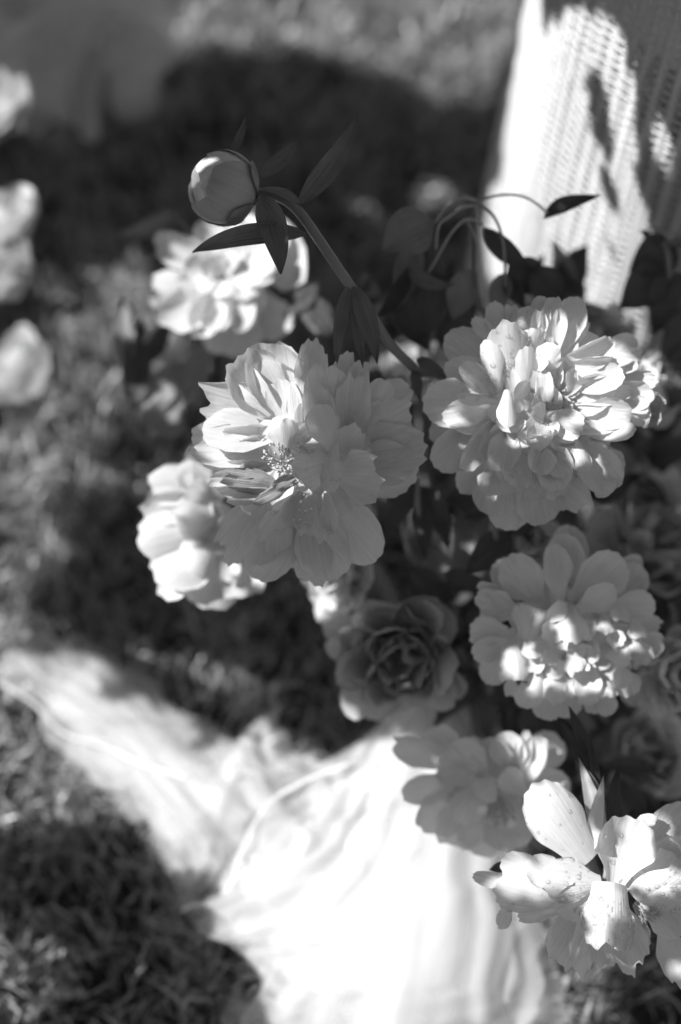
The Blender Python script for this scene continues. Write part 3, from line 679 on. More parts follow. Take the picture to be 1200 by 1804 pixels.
# ---------- generated peonies, out of focus
def round_peony(label, px, py, d, R, axis, seed, m='petal', group='white peonies in the large bunch', base=None, guard=7, mid=10, inner=14, openness=1.0, nu=12, nv=9, stem=True, mid_m=None, smooth=0):
    c = P(px, py, d); s = d/FPX; Rm = R*s
    b = base if base is not None else base_for(px, py, d)
    root = flower_root('peony', label, 'peony', group, b)
    r = random.Random(seed)
    Ax = (RT*axis[0]+UP*axis[1]+TC*axis[2]).normalized(); a = Ax.orthogonal().normalized(); bb = Ax.cross(a)
    c0 = c - Ax*Rm*0.35
    k = 0
    tot = guard*2+1+mid+inner+inner//2
    for q in range(tot):
            f = q/(tot-1)
            th0 = (1.38-1.2*f**0.85)*openness; L = 1.0-.28*f**1.5; w = .88-.46*f; cup = .7+.5*f; bl = .12+.14*math.sin(f*3)
            if not smooth: th0 = (1.5-1.15*f)*openness; L = 1.0-.42*f; w = .74-.34*f; cup = (.8 if r.random() > .55*(f > .35) else -.9); bl = .1+.08*f
            cnt = guard if f < .35 else mid
            ph = q*2.39996+r.uniform(-.6, .6)
            th = th0*r.uniform(.7, 1.2)
            ra = a*math.cos(ph)+bb*math.sin(ph)
            l = Rm*L*r.uniform(.85, 1.1)*(1.0 if th > .9 else 1.05)
            tip = c0 + (Ax*math.cos(th)+ra*math.sin(th))*l + Ax*Rm*0.12
            B = c0 + ra*Rm*.08
            outn = (ra*math.cos(th)-Ax*math.sin(th))
            C = (B+tip)*.5 + outn*bl*l
            ruf = (.03+.06*f)*(1-.8*smooth); w = w*(1+.5*smooth)
            vs, uv, fs = sheet(B, C, tip, Rm*w*r.uniform(.8, 1.15), -outn, cup=cup*r.uniform(.7, 1.2), roll=r.uniform(-.25, .25)*(1 if smooth else 2.4), curl=r.uniform(-.05, .18),
                               ruffle=ruf, notch=r.uniform(.02, .07)+.09*f, seed=seed*977+k, nu=nu, nv=nv, pinch=.3)
            mesh_obj('petal', vs, fs, M[m if cnt in (guard, guard+1) or mid_m is None else mid_m], root, uv); k += 1
    if stem: add_stem(root, c0, b)
    return root
BG = 'white peonies in the large bunch'
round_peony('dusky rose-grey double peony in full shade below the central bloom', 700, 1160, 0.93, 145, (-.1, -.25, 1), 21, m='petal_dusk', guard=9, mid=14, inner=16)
round_peony('white peony in half shade peeping out under the lower petals of the central bloom', 590, 1010, 0.95, 105, (-.6, -.3, .6), 22)
round_peony('sunny white peony behind the right side of the fullest bloom', 1150, 680, 0.97, 95, (.7, .1, .6), 23)
round_peony('small dim peony between the fullest bloom and the sun-flecked bloom below', 925, 950, 0.97, 85, (0, .2, 1), 24, m='petal_darker')
round_peony('large dim peony against the right edge beside the sun-flecked bloom', 1150, 945, 1.02, 150, (.2, .2, 1), 25, m='petal_darker')
round_peony('dim peony cut by the right edge below the sun-flecked bloom', 1205, 1190, 0.93, 110, (.2, 0, 1), 26, m='petal_darker')
round_peony('blurred dark round peony low at the right edge over the deep shade', 1145, 1335, 1.02, 118, (.1, .3, 1), 27, m='petal_darker', openness=.75)
round_peony('half-hidden white peony in bright sun behind the crossing dark stems in the middle', 720, 650, 1.0, 85, (-.2, .3, .8), 28)
round_peony('small shaded peony partly hidden by leaves above the fullest bloom', 1060, 590, 1.0, 80, (.2, .4, .8), 29, m='petal_darker')
LB = 'peonies in the second bunch'
lb = V((-0.42, 0.95, 0))
def lbase(dx, dy): return lb + V((dx, dy, 0))
round_peony('pale grey peony highest at the left edge beside the shaded tulle', -8, 200, 1.24, 112, (-.2, .4, .8), 31, group=LB, base=lbase(0, .05), openness=.7)
round_peony('sunlit round white peony at the left edge, upper of the touching pair', 20, 405, 1.16, 100, (-.3, .7, .6), 32, group=LB, base=lbase(.02, 0), openness=.62, smooth=1, inner=8, mid=7, guard=5)
round_peony('brilliant white peony at the left edge, lower of the touching pair', 12, 495, 1.14, 104, (-.3, .7, .6), 33, group=LB, base=lbase(.02, -.03), openness=.62, smooth=1, inner=8, mid=7, guard=5)
round_peony('lone white peony lying low over the grass at left, half sun and half shade', 48, 672, 1.19, 112, (-.5, .5, .6), 34, group=LB, base=lbase(.07, -.08), openness=.62, smooth=1, inner=8, mid=7, guard=5)

# ================================================================== bud on its arching stem
def make_bud():
    bs = base_for(900, 800, 0.9)
    root = flower_root('peony_bud', 'unopened round peony bud on an arching leafy stem above the sunlit bloom', 'peony bud', None, bs)
    c = to_view(391, 330, 0, 0.83); s = 0.83/FPX
    Ax = (-RT*0.85+UP*0.35+TC*0.45).normalized()
    a = Ax.orthogonal().normalized(); b = Ax.cross(a)
    Ax0 = Ax
    def shell(th1, ph0, ph1, R, seed, m, nm='petal', lift=0.0, sq=0.96):
        r = np.random.RandomState(seed); nu, nv = 18, 18
        vs, uvs = [], []
        for i in range(nu):
            for j in range(nv):
                u = i/(nu-1); v = j/(nv-1)
                env = 1-0.5*abs(2*v-1)**3.2-0.035*abs(math.sin(v*7+seed))
                th = u*th1*env; ph = ph0+(ph1-ph0)*(0.5+(v-.5)*(1-.15*u))
                rr = R*(1+lift*u**3+0.012*math.sin(v*7+u*5+seed)+0.02*u)
                p = c - Ax*rr*math.cos(th)*sq + (a*math.cos(ph)+b*math.sin(ph))*rr*math.sin(th)
                vs.append(tuple(p)); uvs.append((v*.6, u))
        return mesh_obj(nm, vs, gf(nu, nv), M[m], root, uvs)
    R = 64*s
    shell(3.05, 0, 6.4, R*.93, 1, 'petal')
    for k, (t, p0, p1, rr) in enumerate(((2.5, 0, 2.6, .955), (2.45, 1.9, 4.6, .965), (2.4, 3.9, 6.6, .975), (2.3, 5.6, 8.0, .99), (2.35, .6, 2.9, 1.0), (2.2, 2.4, 4.9, 1.01), (1.9, 4.6, 6.6, 1.02))):
        shell(t, p0, p1, R*rr, 10+k, 'petal' if k < 2 else 'bud')  # pale inner petals bared at the tip, widening the lit area by colour
    for k in range(4):
        shell(1.35, k*1.57+.3, k*1.57+1.7, R*1.045, 30+k, 'leaf_pale', 'sepal', lift=.06)
    pts = [to_view(452, 338, -12, .83), to_view(490, 346, 0, .83), to_view(525, 372, 5, .83), to_view(560, 420, 5, .83), to_view(608, 490, 0, .83),
           to_view(650, 545, -25, .83), to_view(690, 600, -60, .83), to_view(738, 640, -110, .83), P(800, 720, .92), bs]
    stem_part(root, pts, 0.0031, 0.0030)
    st2 = [to_view(450, 330, -5, .83), to_view(485, 338, 8, .83), to_view(520, 358, 12, .83)]
    def leaf(b_, t_, w, bz=0, tz=0, bulge=0, bow=0, fold=.35, cup=.3, roll=0, m='leaf_near', d=.83, seed=0, curl=0, nu=16, nv=9):
        leaf_on(root, b_, t_, w, bz, tz, bulge, bow, fold, cup, roll, m, d, seed, curl, nu, nv)
    leaf((524, 366), (634, 212), 54, 5, 20, 5, 22, .7, .3, .35, seed=1, curl=.05)
    leaf((455, 305), (522, 230), 36, -30, -60, 0, 10, .3, .3, .2, seed=2)
    leaf((404, 272), (432, 205), 18, -10, -5, 0, 6, .3, .4, 0, seed=3)
    leaf((460, 352), (496, 490), 60, 15, 40, 25, -14, .35, .3, -.15, seed=4)
    leaf((540, 413), (332, 456), 46, 0, -10, 70, 24, .5, .3, .5, seed=5, curl=-.1)
    leaf((530, 360), (462, 335), 20, 10, 14, 5, 8, .3, .5, .3, m='stem', seed=15)
    leaf((616, 500), (594, 642), 30, 0, 10, 10, 8, .3, .3, .2, seed=6)
    leaf((622, 505), (664, 642), 42, 5, 15, 18, -10, .3, .3, -.2, seed=7)
    leaf((622, 515), (640, 650), 26, -5, 0, 10, 0, .3, .3, 0, seed=8)
    leaf((735, 640), (745, 700), 24, -110, -90, 10, 0, .3, .3, 0, seed=9)
    leaf((740, 620), (800, 660), 28, -110, -90, 10, 0, .3, .3, 0, seed=10)
def leaf_on(root, b_, t_, w, bz=0, tz=0, bulge=0, bow=0, fold=.35, cup=.3, roll=0, m='leaf', d=.83, seed=0, curl=0, nu=12, nv=9, name='leaf'):
    B = to_view(b_[0], b_[1], bz, d); T_ = to_view(t_[0], t_[1], tz, d); s = d/FPX
    tg = (T_-B).normalized(); nrm = (TC-tg*TC.dot(tg)).normalized(); sd = tg.cross(nrm)
    C = (B+T_)*.5+nrm*bulge*s+sd*bow*s*1.5
    vs, uv, fs = sheet(B, C, T_, w*s, TC, cup=cup, roll=roll, curl=curl, ruffle=.05, profile='leaf', nu=nu, nv=nv, seed=seed, fold=fold)
    return mesh_obj(name, vs, fs, M[m], root, uv)
make_bud()

# ================================================================== branch with thin arching stalks in front of the wicker
def make_arching():
    bs = V((0.16, 0.66, 0))
    root = empty('leafy_branch', bs, 'thin pale arching stalks with dangling dark leaves in front of the wicker chair', 'branch')
    d = .90
    st = lambda pts, r0, r1, m='stem_pale': stem_part(root, [to_view(x, y, z, d) for x, y, z in pts], r0, r1, m, 'stalk', 6)
    stem_part(root, [to_view(836, 356, 0, d), to_view(838, 420, -10, d), to_view(845, 520, -40, d), P(880, 620, 1.0), bs], .0013, .003, 'stem', 'stem')
    st([(840, 354, 0), (815, 350, 8), (790, 362, 10), (767, 392, 10)], .0012, .0009)
    st([(836, 362, 0), (812, 368, 10), (790, 385, 12), (772, 400, 10), (768, 440, 5)], .0012, .0009)
    st([(840, 356, 0), (880, 346, 10), (925, 350, 10), (965, 378, 10)], .0009, .0007)
    st([(842, 356, 0), (868, 382, 10), (885, 425, 10), (889, 482, 5), (889, 520, 0)], .0012, .0008)
    st([(852, 396, 0), (822, 388, 10), (795, 412, 12), (770, 455, 5), (755, 480, 0)], .0012, .0008)
    st([(822, 388, 0), (840, 430, 5), (838, 480, 0)], .0010, .0008)
    L = lambda b, t, w, **k: leaf_on(root, b, t, w, d=d, **k)
    L((768, 392), (672, 450), 96, m='leaf_near', fold=.15, cup=.3, bow=10, seed=40, tz=10)
    L((958, 386), (1056, 350), 42, fold=.5, roll=.6, seed=41, bow=-6, curl=.08)
    L((852, 400), (940, 478), 44, fold=.3, roll=-.4, seed=42, bow=6)
    L((720, 470), (800, 500), 32, m='leaf_near', bulge=20, bow=22, seed=43)
    L((720, 470), (662, 560), 34, bow=-14, seed=44, m='leaf')
    L((735, 420), (700, 540), 60, m='leaf_near', fold=.2, seed=45, bz=-20, tz=-40)
    L((890, 480), (868, 560), 44, fold=.3, seed=46, m='leaf_pale'); L((888, 485), (925, 545), 36, fold=.3, seed=47, m='leaf')
    L((830, 470), (800, 560), 64, fold=.2, seed=48, m='leaf_pale', bz=-20, tz=-30); L((770, 470), (740, 600), 90, fold=.15, seed=49, bz=-40, tz=-60)
    L((700, 500), (760, 610), 80, fold=.2, seed=50, bz=-60, tz=-80); L((935, 470), (1000, 530), 70, fold=.2, seed=51, bz=-20, tz=-40)
    L((900, 460), (960, 510), 80, fold=.2, seed=52, bz=-30, tz=-40)
make_arching()

# ================================================================== leafy stems filling the bunch
def leafy(label, base, way, leaves, d, m='leaf', sm='stem', r=.0025, group='leafy sprigs in the bunch'):
    root = empty('greenery_sprig', base, label, 'greenery sprig', group)
    stem_part(root, [to_view(x, y, z, d) for x, y, z in way]+[base], r*.7, r, sm)
    for i, q in enumerate(leaves):
        leaf_on(root, q[0], q[1], q[2], d=d, seed=hash_(label)+i, **(q[3] if len(q) > 3 else {'bulge': 10, 'm': m}))
    return root
def hash_(s): return sum(ord(c)*(i+1) for i, c in enumerate(s)) % 100000
leafy('dark pointed leaves hanging in the gap between the central and fullest blooms', V((.10, .60, 0)), [(738, 845, 0), (745, 920, -30)],
      [((740, 850), (682, 945), 44, {'bulge': 12, 'bow': 8}), ((742, 855), (790, 965), 46, {'bulge': 12, 'bow': -8}), ((742, 870), (748, 990), 40, {'bulge': 5}), ((700, 880), (670, 870), 20)], .93)
leafy('leaf tips poking out under the right flank of the central bloom', V((.08, .58, 0)), [(700, 860, 0), (720, 960, -40)],
      [((650, 850), (692, 885), 26, {}), ((780, 1010), (860, 1030), 40, {}), ((720, 1000), (800, 1060), 50, {}), ((740, 1090), (790, 1065), 20, {'m': 'leaf_pale'})], .94)
leafy('dark leaf pointing left below the fullest bloom', V((.14, .60, 0)), [(870, 890, 0), (880, 960, -40)],
      [((870, 890), (818, 912), 30, {}), ((900, 940), (820, 1010), 70, {}), ((880, 930), (960, 900), 60, {})], .9)
leafy('big black-looking leaves at the right edge in front of the wicker chair', V((.27, .62, 0)), [(1165, 425, 0), (1185, 520, -30)],
      [((1190, 430), (1110, 480), 90, {'fold': .15}), ((1180, 470), (1090, 545), 90, {'fold': .15}), ((1160, 430), (1128, 405), 14, {}), ((1200, 480), (1150, 590), 90, {'fold': .15}),
       ((1210, 530), (1168, 552), 16, {'m': 'leaf_pale'}), ((1240, 560), (1160, 640), 90, {'fold': .2}), ((1230, 600), (1180, 720), 80, {'fold': .2}), ((1200, 440), (1240, 380), 50, {})], .95)
leafy('two bare grey twigs crossing at the right edge over the wicker chair', V((.30, .66, 0)), [(1150, 400, 0), (1185, 430, 0), (1210, 460, -10)],
      [((1185, 430), (1205, 395), 14, {'m': 'leaf_pale'})], .95, sm='stem_pale')
leafy('blurred pale upright leaf left of the sunlit bloom', V((-.12, .72, 0)), [(235, 700, 0), (240, 760, -30)],
      [((225, 640), (215, 525), 46, {'m': 'leaf_pale', 'bulge': 10}), ((238, 720), (250, 560), 60, {}), ((250, 720), (325, 640), 70, {'m': 'leaf_pale', 'fold': .15}), ((262, 770), (330, 700), 80, {'m': 'leaf_pale', 'fold': .15}),
       ((262, 640), (300, 560), 40, {'m': 'leaf'}), ((330, 700), (372, 590), 56, {'m': 'leaf_pale'})], 1.04, group='leafy sprigs in the bunch')
leafy('blurred grey leaf arching over the dark grass left of the bud', V((-.10, .80, 0)), [(300, 375, 0), (340, 420, -10), (380, 520, -60)],
      [((310, 372), (205, 415), 36, {'m': 'leaf_pale', 'bow': -18, 'bulge': 20})], 1.05)
leafy('dark bent stems crossing under the arching bud stem', V((.06, .62, 0)), [(660, 520, 0), (700, 560, 0), (745, 640, -20)],
      [((700, 470), (610, 560), 50, {}), ((640, 480), (665, 580), 46, {'m': 'leaf_pale'}), ((560, 500), (500, 560), 40, {}), ((530, 540), (560, 590), 22, {'m': 'leaf_pale'}), ((600, 600), (520, 500), 50, {}), ((780, 560), (850, 620), 90, {'fold': .15}), ((780, 540), (700, 600), 80, {'fold': .15})], 1.0)
leafy('tuft of narrow upright leaves behind the corner bloom', V((.16, .42, 0)), [(1070, 1500, 0), (1060, 1560, -40)],
      [((1062, 1500), (1020, 1335), 36, {'m': 'stem_pale', 'bulge': 5, 'fold': .4, 'bow': 4}), ((1078, 1470), (1090, 1344), 28, {'m': 'leaf', 'fold': .7, 'roll': .4}), ((1068, 1450), (1035, 1355), 30, {'m': 'leaf_pale', 'bz': -20}),
       ((1060, 1470), (1000, 1440), 10, {'m': 'stem_pale'}), ((1040, 1360), (990, 1270), 26, {'bz': -30, 'tz': -50}), ((1050, 1350), (1010, 1250), 26, {'bz': -30, 'tz': -50}), ((900, 1535), (866, 1545), 22, {'bz': -50, 'tz': -50}),
       ((1060, 1420), (1040, 1300), 20, {'bz': -30})], .84)
# loose filling stems low inside the bunch, in deep shade
rf = random.Random(77)
dens = [('low dark leaves in the black gap below the central bloom', 800, 1060), ('low dark leaves between the dusky peony and the sun-flecked bloom', 860, 1180), ('dark leaves in the gap under the pale stalks', 760, 560),
        ('dark leaves hiding the foot of the wicker chair', 960, 560), ('shadowy leaves behind the right flank of the fullest bloom', 1130, 800), ('shadowy leaves deep below the sun-flecked bloom', 1020, 1330),
        ('dark leaves rising behind the centre of the bunch', 640, 700), ('dark leaves between the fullest bloom and the sun-flecked one', 890, 900), ('dark leaves low under the white peony cut by the picture edge', 1180, 1060),
        ('dark leaves at the foot of the bunch above the tulle', 960, 1230)]
for lab, x, y in dens:
    d = 1.0
    b = V((P(x, y, d).x*.8+.02, P(x, y, d).y+.06, 0))
    lv = []
    for k in range(14):
        an = rf.uniform(0, 6.283); L_ = rf.uniform(60, 130)
        x0 = x+rf.uniform(-45, 45); y0 = y+rf.uniform(-45, 45)
        lv.append(((x0, y0), (x0+math.cos(an)*L_, y0+math.sin(an)*L_), rf.uniform(40, 75), {'bz': rf.uniform(-60, 10), 'tz': rf.uniform(-90, 10), 'bulge': 12, 'fold': .25, 'roll': rf.uniform(-.6, .6), 'bow': rf.uniform(-18, 18), 'm': 'leaf_pale' if rf.random() < .16 else 'leaf'}))
    leafy(lab, b, [(x, y, 0), (x+5, y+50, -40)], lv, d)

# ================================================================== tulle
def cloth(root, name, edgeA, edgeB, zf, m, folds=9, amp=.012, seed=0, nu=46, nv=60, depth=None, soft=0):
    """lengthwise-gathered net: edgeA and edgeB are rows of picture points laid over the lawn; zf gives height above the grass"""
    r = np.random.RandomState(seed)
    A_ = np.array([list(ground_pt(x, y, z)) for x, y, z in edgeA]); B__ = np.array([list(ground_pt(x, y, z)) for x, y, z in edgeB])
    def samp(E, t):
        n = len(E)-1; q = np.clip(t*n, 0, n-1e-6); i = q.astype(int); f = (q-i)[:, None]; f = f*f*(3-2*f)*.5+f*.5
        return E[i]*(1-f)+E[i+1]*f
    u = np.linspace(0, 1, nu); a = samp(A_, u); b = samp(B__, u)
    v = np.linspace(0, 1, nv)
    ph = r.rand(10)*6.28
    pts = a[:, None, :]*(1-v)[None, :, None]+b[:, None, :]*v[None, :, None]
    U, W = np.meshgrid(u, v, indexing='ij')
    n_ = (np.sin(W*folds*2*math.pi+ph[0]+2.2*np.sin(U*2.3+ph[1]))*.55+np.sin(W*folds*4.7+ph[2]+U*3)*.35+np.sin(W*folds*11+ph[3]+U*1.5)*.10)
    n_ = n_*(.55+.45*np.sin(U*3+W*4+ph[4]))+.35*np.sin(U*5+ph[7]+2*np.sin(W*4+ph[8]))*np.sin(W*7+U*2+ph[9])+.05*np.sin(U*23+W*9+ph[8])*np.sin(W*17-U*6+ph[9])
    ex = (.007+soft)*(np.sin(U*(11 if not soft else 8)+ph[0])+.6*np.sin(U*(27 if not soft else 15)+ph[1]))*np.abs(W-.5)*2; dirn = (b-a)/np.maximum(np.linalg.norm(b-a, axis=1, keepdims=True), 1e-6); pts = pts+ex[..., None]*dirn[:, None, :]*np.sign(W-.5)[..., None]
    pts[..., 2] += zf(U, W)+amp*n_+amp
    pts[..., 0] += .006*np.sin(U*8+ph[5])*np.sin(W*5); pts[..., 1] += .006*np.sin(U*7+ph[6]+W*6)
    uv = np.stack([W+r.rand(), U], 2).reshape(-1, 2)
    return mesh_obj(name, pts.reshape(-1, 3), gf(nu, nv), M[m], root, uv)
def make_tulle():
    o = ground_pt(600, 1500)
    root = empty('tulle_veil', o, 'gathered white tulle glowing in the sun across the lawn at the bottom', 'tulle')
    h = lambda k: (lambda U, W: k*np.sin(np.pi*W)*(.5+.5*U))
    # tail to the upper left
    cloth(root, 'tulle_layer', [(40, 1115, .02), (170, 1150, .02), (300, 1230, .03), (430, 1330, .04)], [(-5, 1205, .02), (80, 1290, .02), (210, 1400, .03), (330, 1520, .03)], h(.02), 'tulle_thin', 4, .006, 1)
    cloth(root, 'tulle_layer', [(0, 1200, .03), (120, 1270, .03), (260, 1320, .04), (430, 1370, .05)], [(60, 1160, .02), (150, 1240, .02), (290, 1430, .03), (350, 1560, .03)], h(.02), 'tulle_thin', 5, .006, 2)
    cloth(root, 'tulle_layer', [(90, 1120, .02), (240, 1190, .02), (360, 1280, .03), (520, 1360, .05)], [(120, 1330, .02), (230, 1420, .02), (330, 1500, .03), (400, 1600, .04)], h(.015), 'tulle_thin', 4, .007, 3)
    cloth(root, 'tulle_layer', [(70, 1240, .02), (130, 1330, .02), (230, 1430, .02), (330, 1600, .03)], [(200, 1180, .03), (330, 1270, .04), (440, 1360, .05), (500, 1420, .06)], h(.02), 'tulle_thin', 4, .008, 14)
    cloth(root, 'tulle_layer', [(440, 1290, .05), (500, 1300, .05), (560, 1330, .05), (640, 1380, .06)], [(380, 1400, .03), (400, 1440, .03), (430, 1520, .04), (480, 1600, .05)], h(.03), 'tulle', 4, .012, 4)
    # main mass
    cloth(root, 'tulle_layer', [(640, 1330, .08), (560, 1380, .06), (420, 1520, .04), (320, 1600, .03)], [(760, 1240, .09), (880, 1480, .06), (800, 1600, .06), (480, 1700, .03)], h(.03), 'tulle', 5, .006, 5)
    cloth(root, 'tulle_layer', [(690, 1250, .09), (560, 1370, .07), (480, 1560, .06), (500, 1700, .05), (400, 1860, .03)], [(800, 1230, .09), (930, 1450, .06), (960, 1620, .04), (970, 1850, .03)], h(.04), 'tulle', 5, .006, 6, depth=1)
    cloth(root, 'tulle_layer', [(640, 1360, .08), (520, 1450, .08), (400, 1600, .05), (330, 1600, .03)], [(860, 1420, .07), (900, 1560, .06), (820, 1700, .05), (500, 1800, .03)], h(.03), 'tulle', 6, .008, 7)
    cloth(root, 'tulle_layer', [(740, 1300, .09), (620, 1500, .08), (560, 1640, .06), (390, 1640, .03)], [(900, 1500, .06), (960, 1650, .04), (940, 1800, .04), (700, 1900, .04)], h(.03), 'tulle', 7, .008, 8)
    cloth(root, 'tulle_layer', [(420, 1790, .03), (520, 1740, .04), (650, 1650, .06), (720, 1500, .08)], [(390, 1900, .02), (600, 1900, .03), (900, 1880, .03), (985, 1720, .02)], h(.02), 'tulle_thin', 6, .006, 9)
    cloth(root, 'tulle_layer', [(660, 1290, .09), (640, 1400, .08), (600, 1600, .06), (560, 1850, .04)], [(840, 1260, .07), (900, 1400, .06), (950, 1600, .04), (930, 1850, .03)], h(.05), 'tulle', 4, .006, 10)
    cloth(root, 'tulle_layer', [(395, 1800, .02), (440, 1770, .02), (500, 1730, .03), (560, 1690, .04)], [(400, 1860, .02), (520, 1860, .02), (620, 1850, .02), (700, 1760, .03)], h(.02), 'tulle_thin', 3, .006, 12)
    cloth(root, 'tulle_layer', [(330, 1605, .03), (380, 1660, .02), (430, 1690, .02), (500, 1740, .03)], [(460, 1500, .06), (560, 1560, .06), (640, 1620, .06), (700, 1700, .06)], h(.02), 'tulle', 3, .006, 13)
    # rolled hem edges
    for pts in ([(0, 1203, .035), (60, 1240, .035), (110, 1290, .035), (190, 1318, .04), (260, 1350, .045), (330, 1370, .05)],
                [(325, 1600, .035), (400, 1570, .045), (425, 1500, .06), (470, 1420, .07), (530, 1380, .08), (615, 1345, .09)]):
        stem_part(root, [ground_pt(x, y, z+.01) for x, y, z in pts], .0012, .0014, 'tulle_hem', 'hem')
    for seed, pts in enumerate([((430, 1290), (470, 1270), (520, 1310)), ((460, 1330), (500, 1300), (560, 1340))]):
        pass
    r2 = empty('tulle_veil', ground_pt(150, 120), 'dim grey bundle of tulle lying in the shade at the upper left', 'tulle')
    cloth(r2, 'tulle_layer', [(-60, -40, .1), (100, -20, .1), (250, 40, .09), (350, 90, .07)], [(-60, 230, .05), (90, 285, .04), (190, 120, .06), (300, 200, .03)], h(.05), 'tulle_shade_tint', 3, .03, 21, soft=.03)
    cloth(r2, 'tulle_layer', [(-60, 20, .1), (60, 0, .1), (180, 20, .09), (330, 60, .07)], [(20, 200, .05), (120, 260, .04), (200, 110, .06), (330, 175, .03)], h(.06), 'tulle_shade_tint', 3, .03, 22, soft=.03)
    cloth(r2, 'tulle_layer', [(-80, 60, .1), (40, 40, .1), (150, 50, .09), (300, 60, .07)], [(60, 260, .05), (110, 220, .05), (170, 150, .06), (270, 190, .03)], h(.06), 'tulle_shade_tint', 3, .03, 23, soft=.03)
make_tulle()

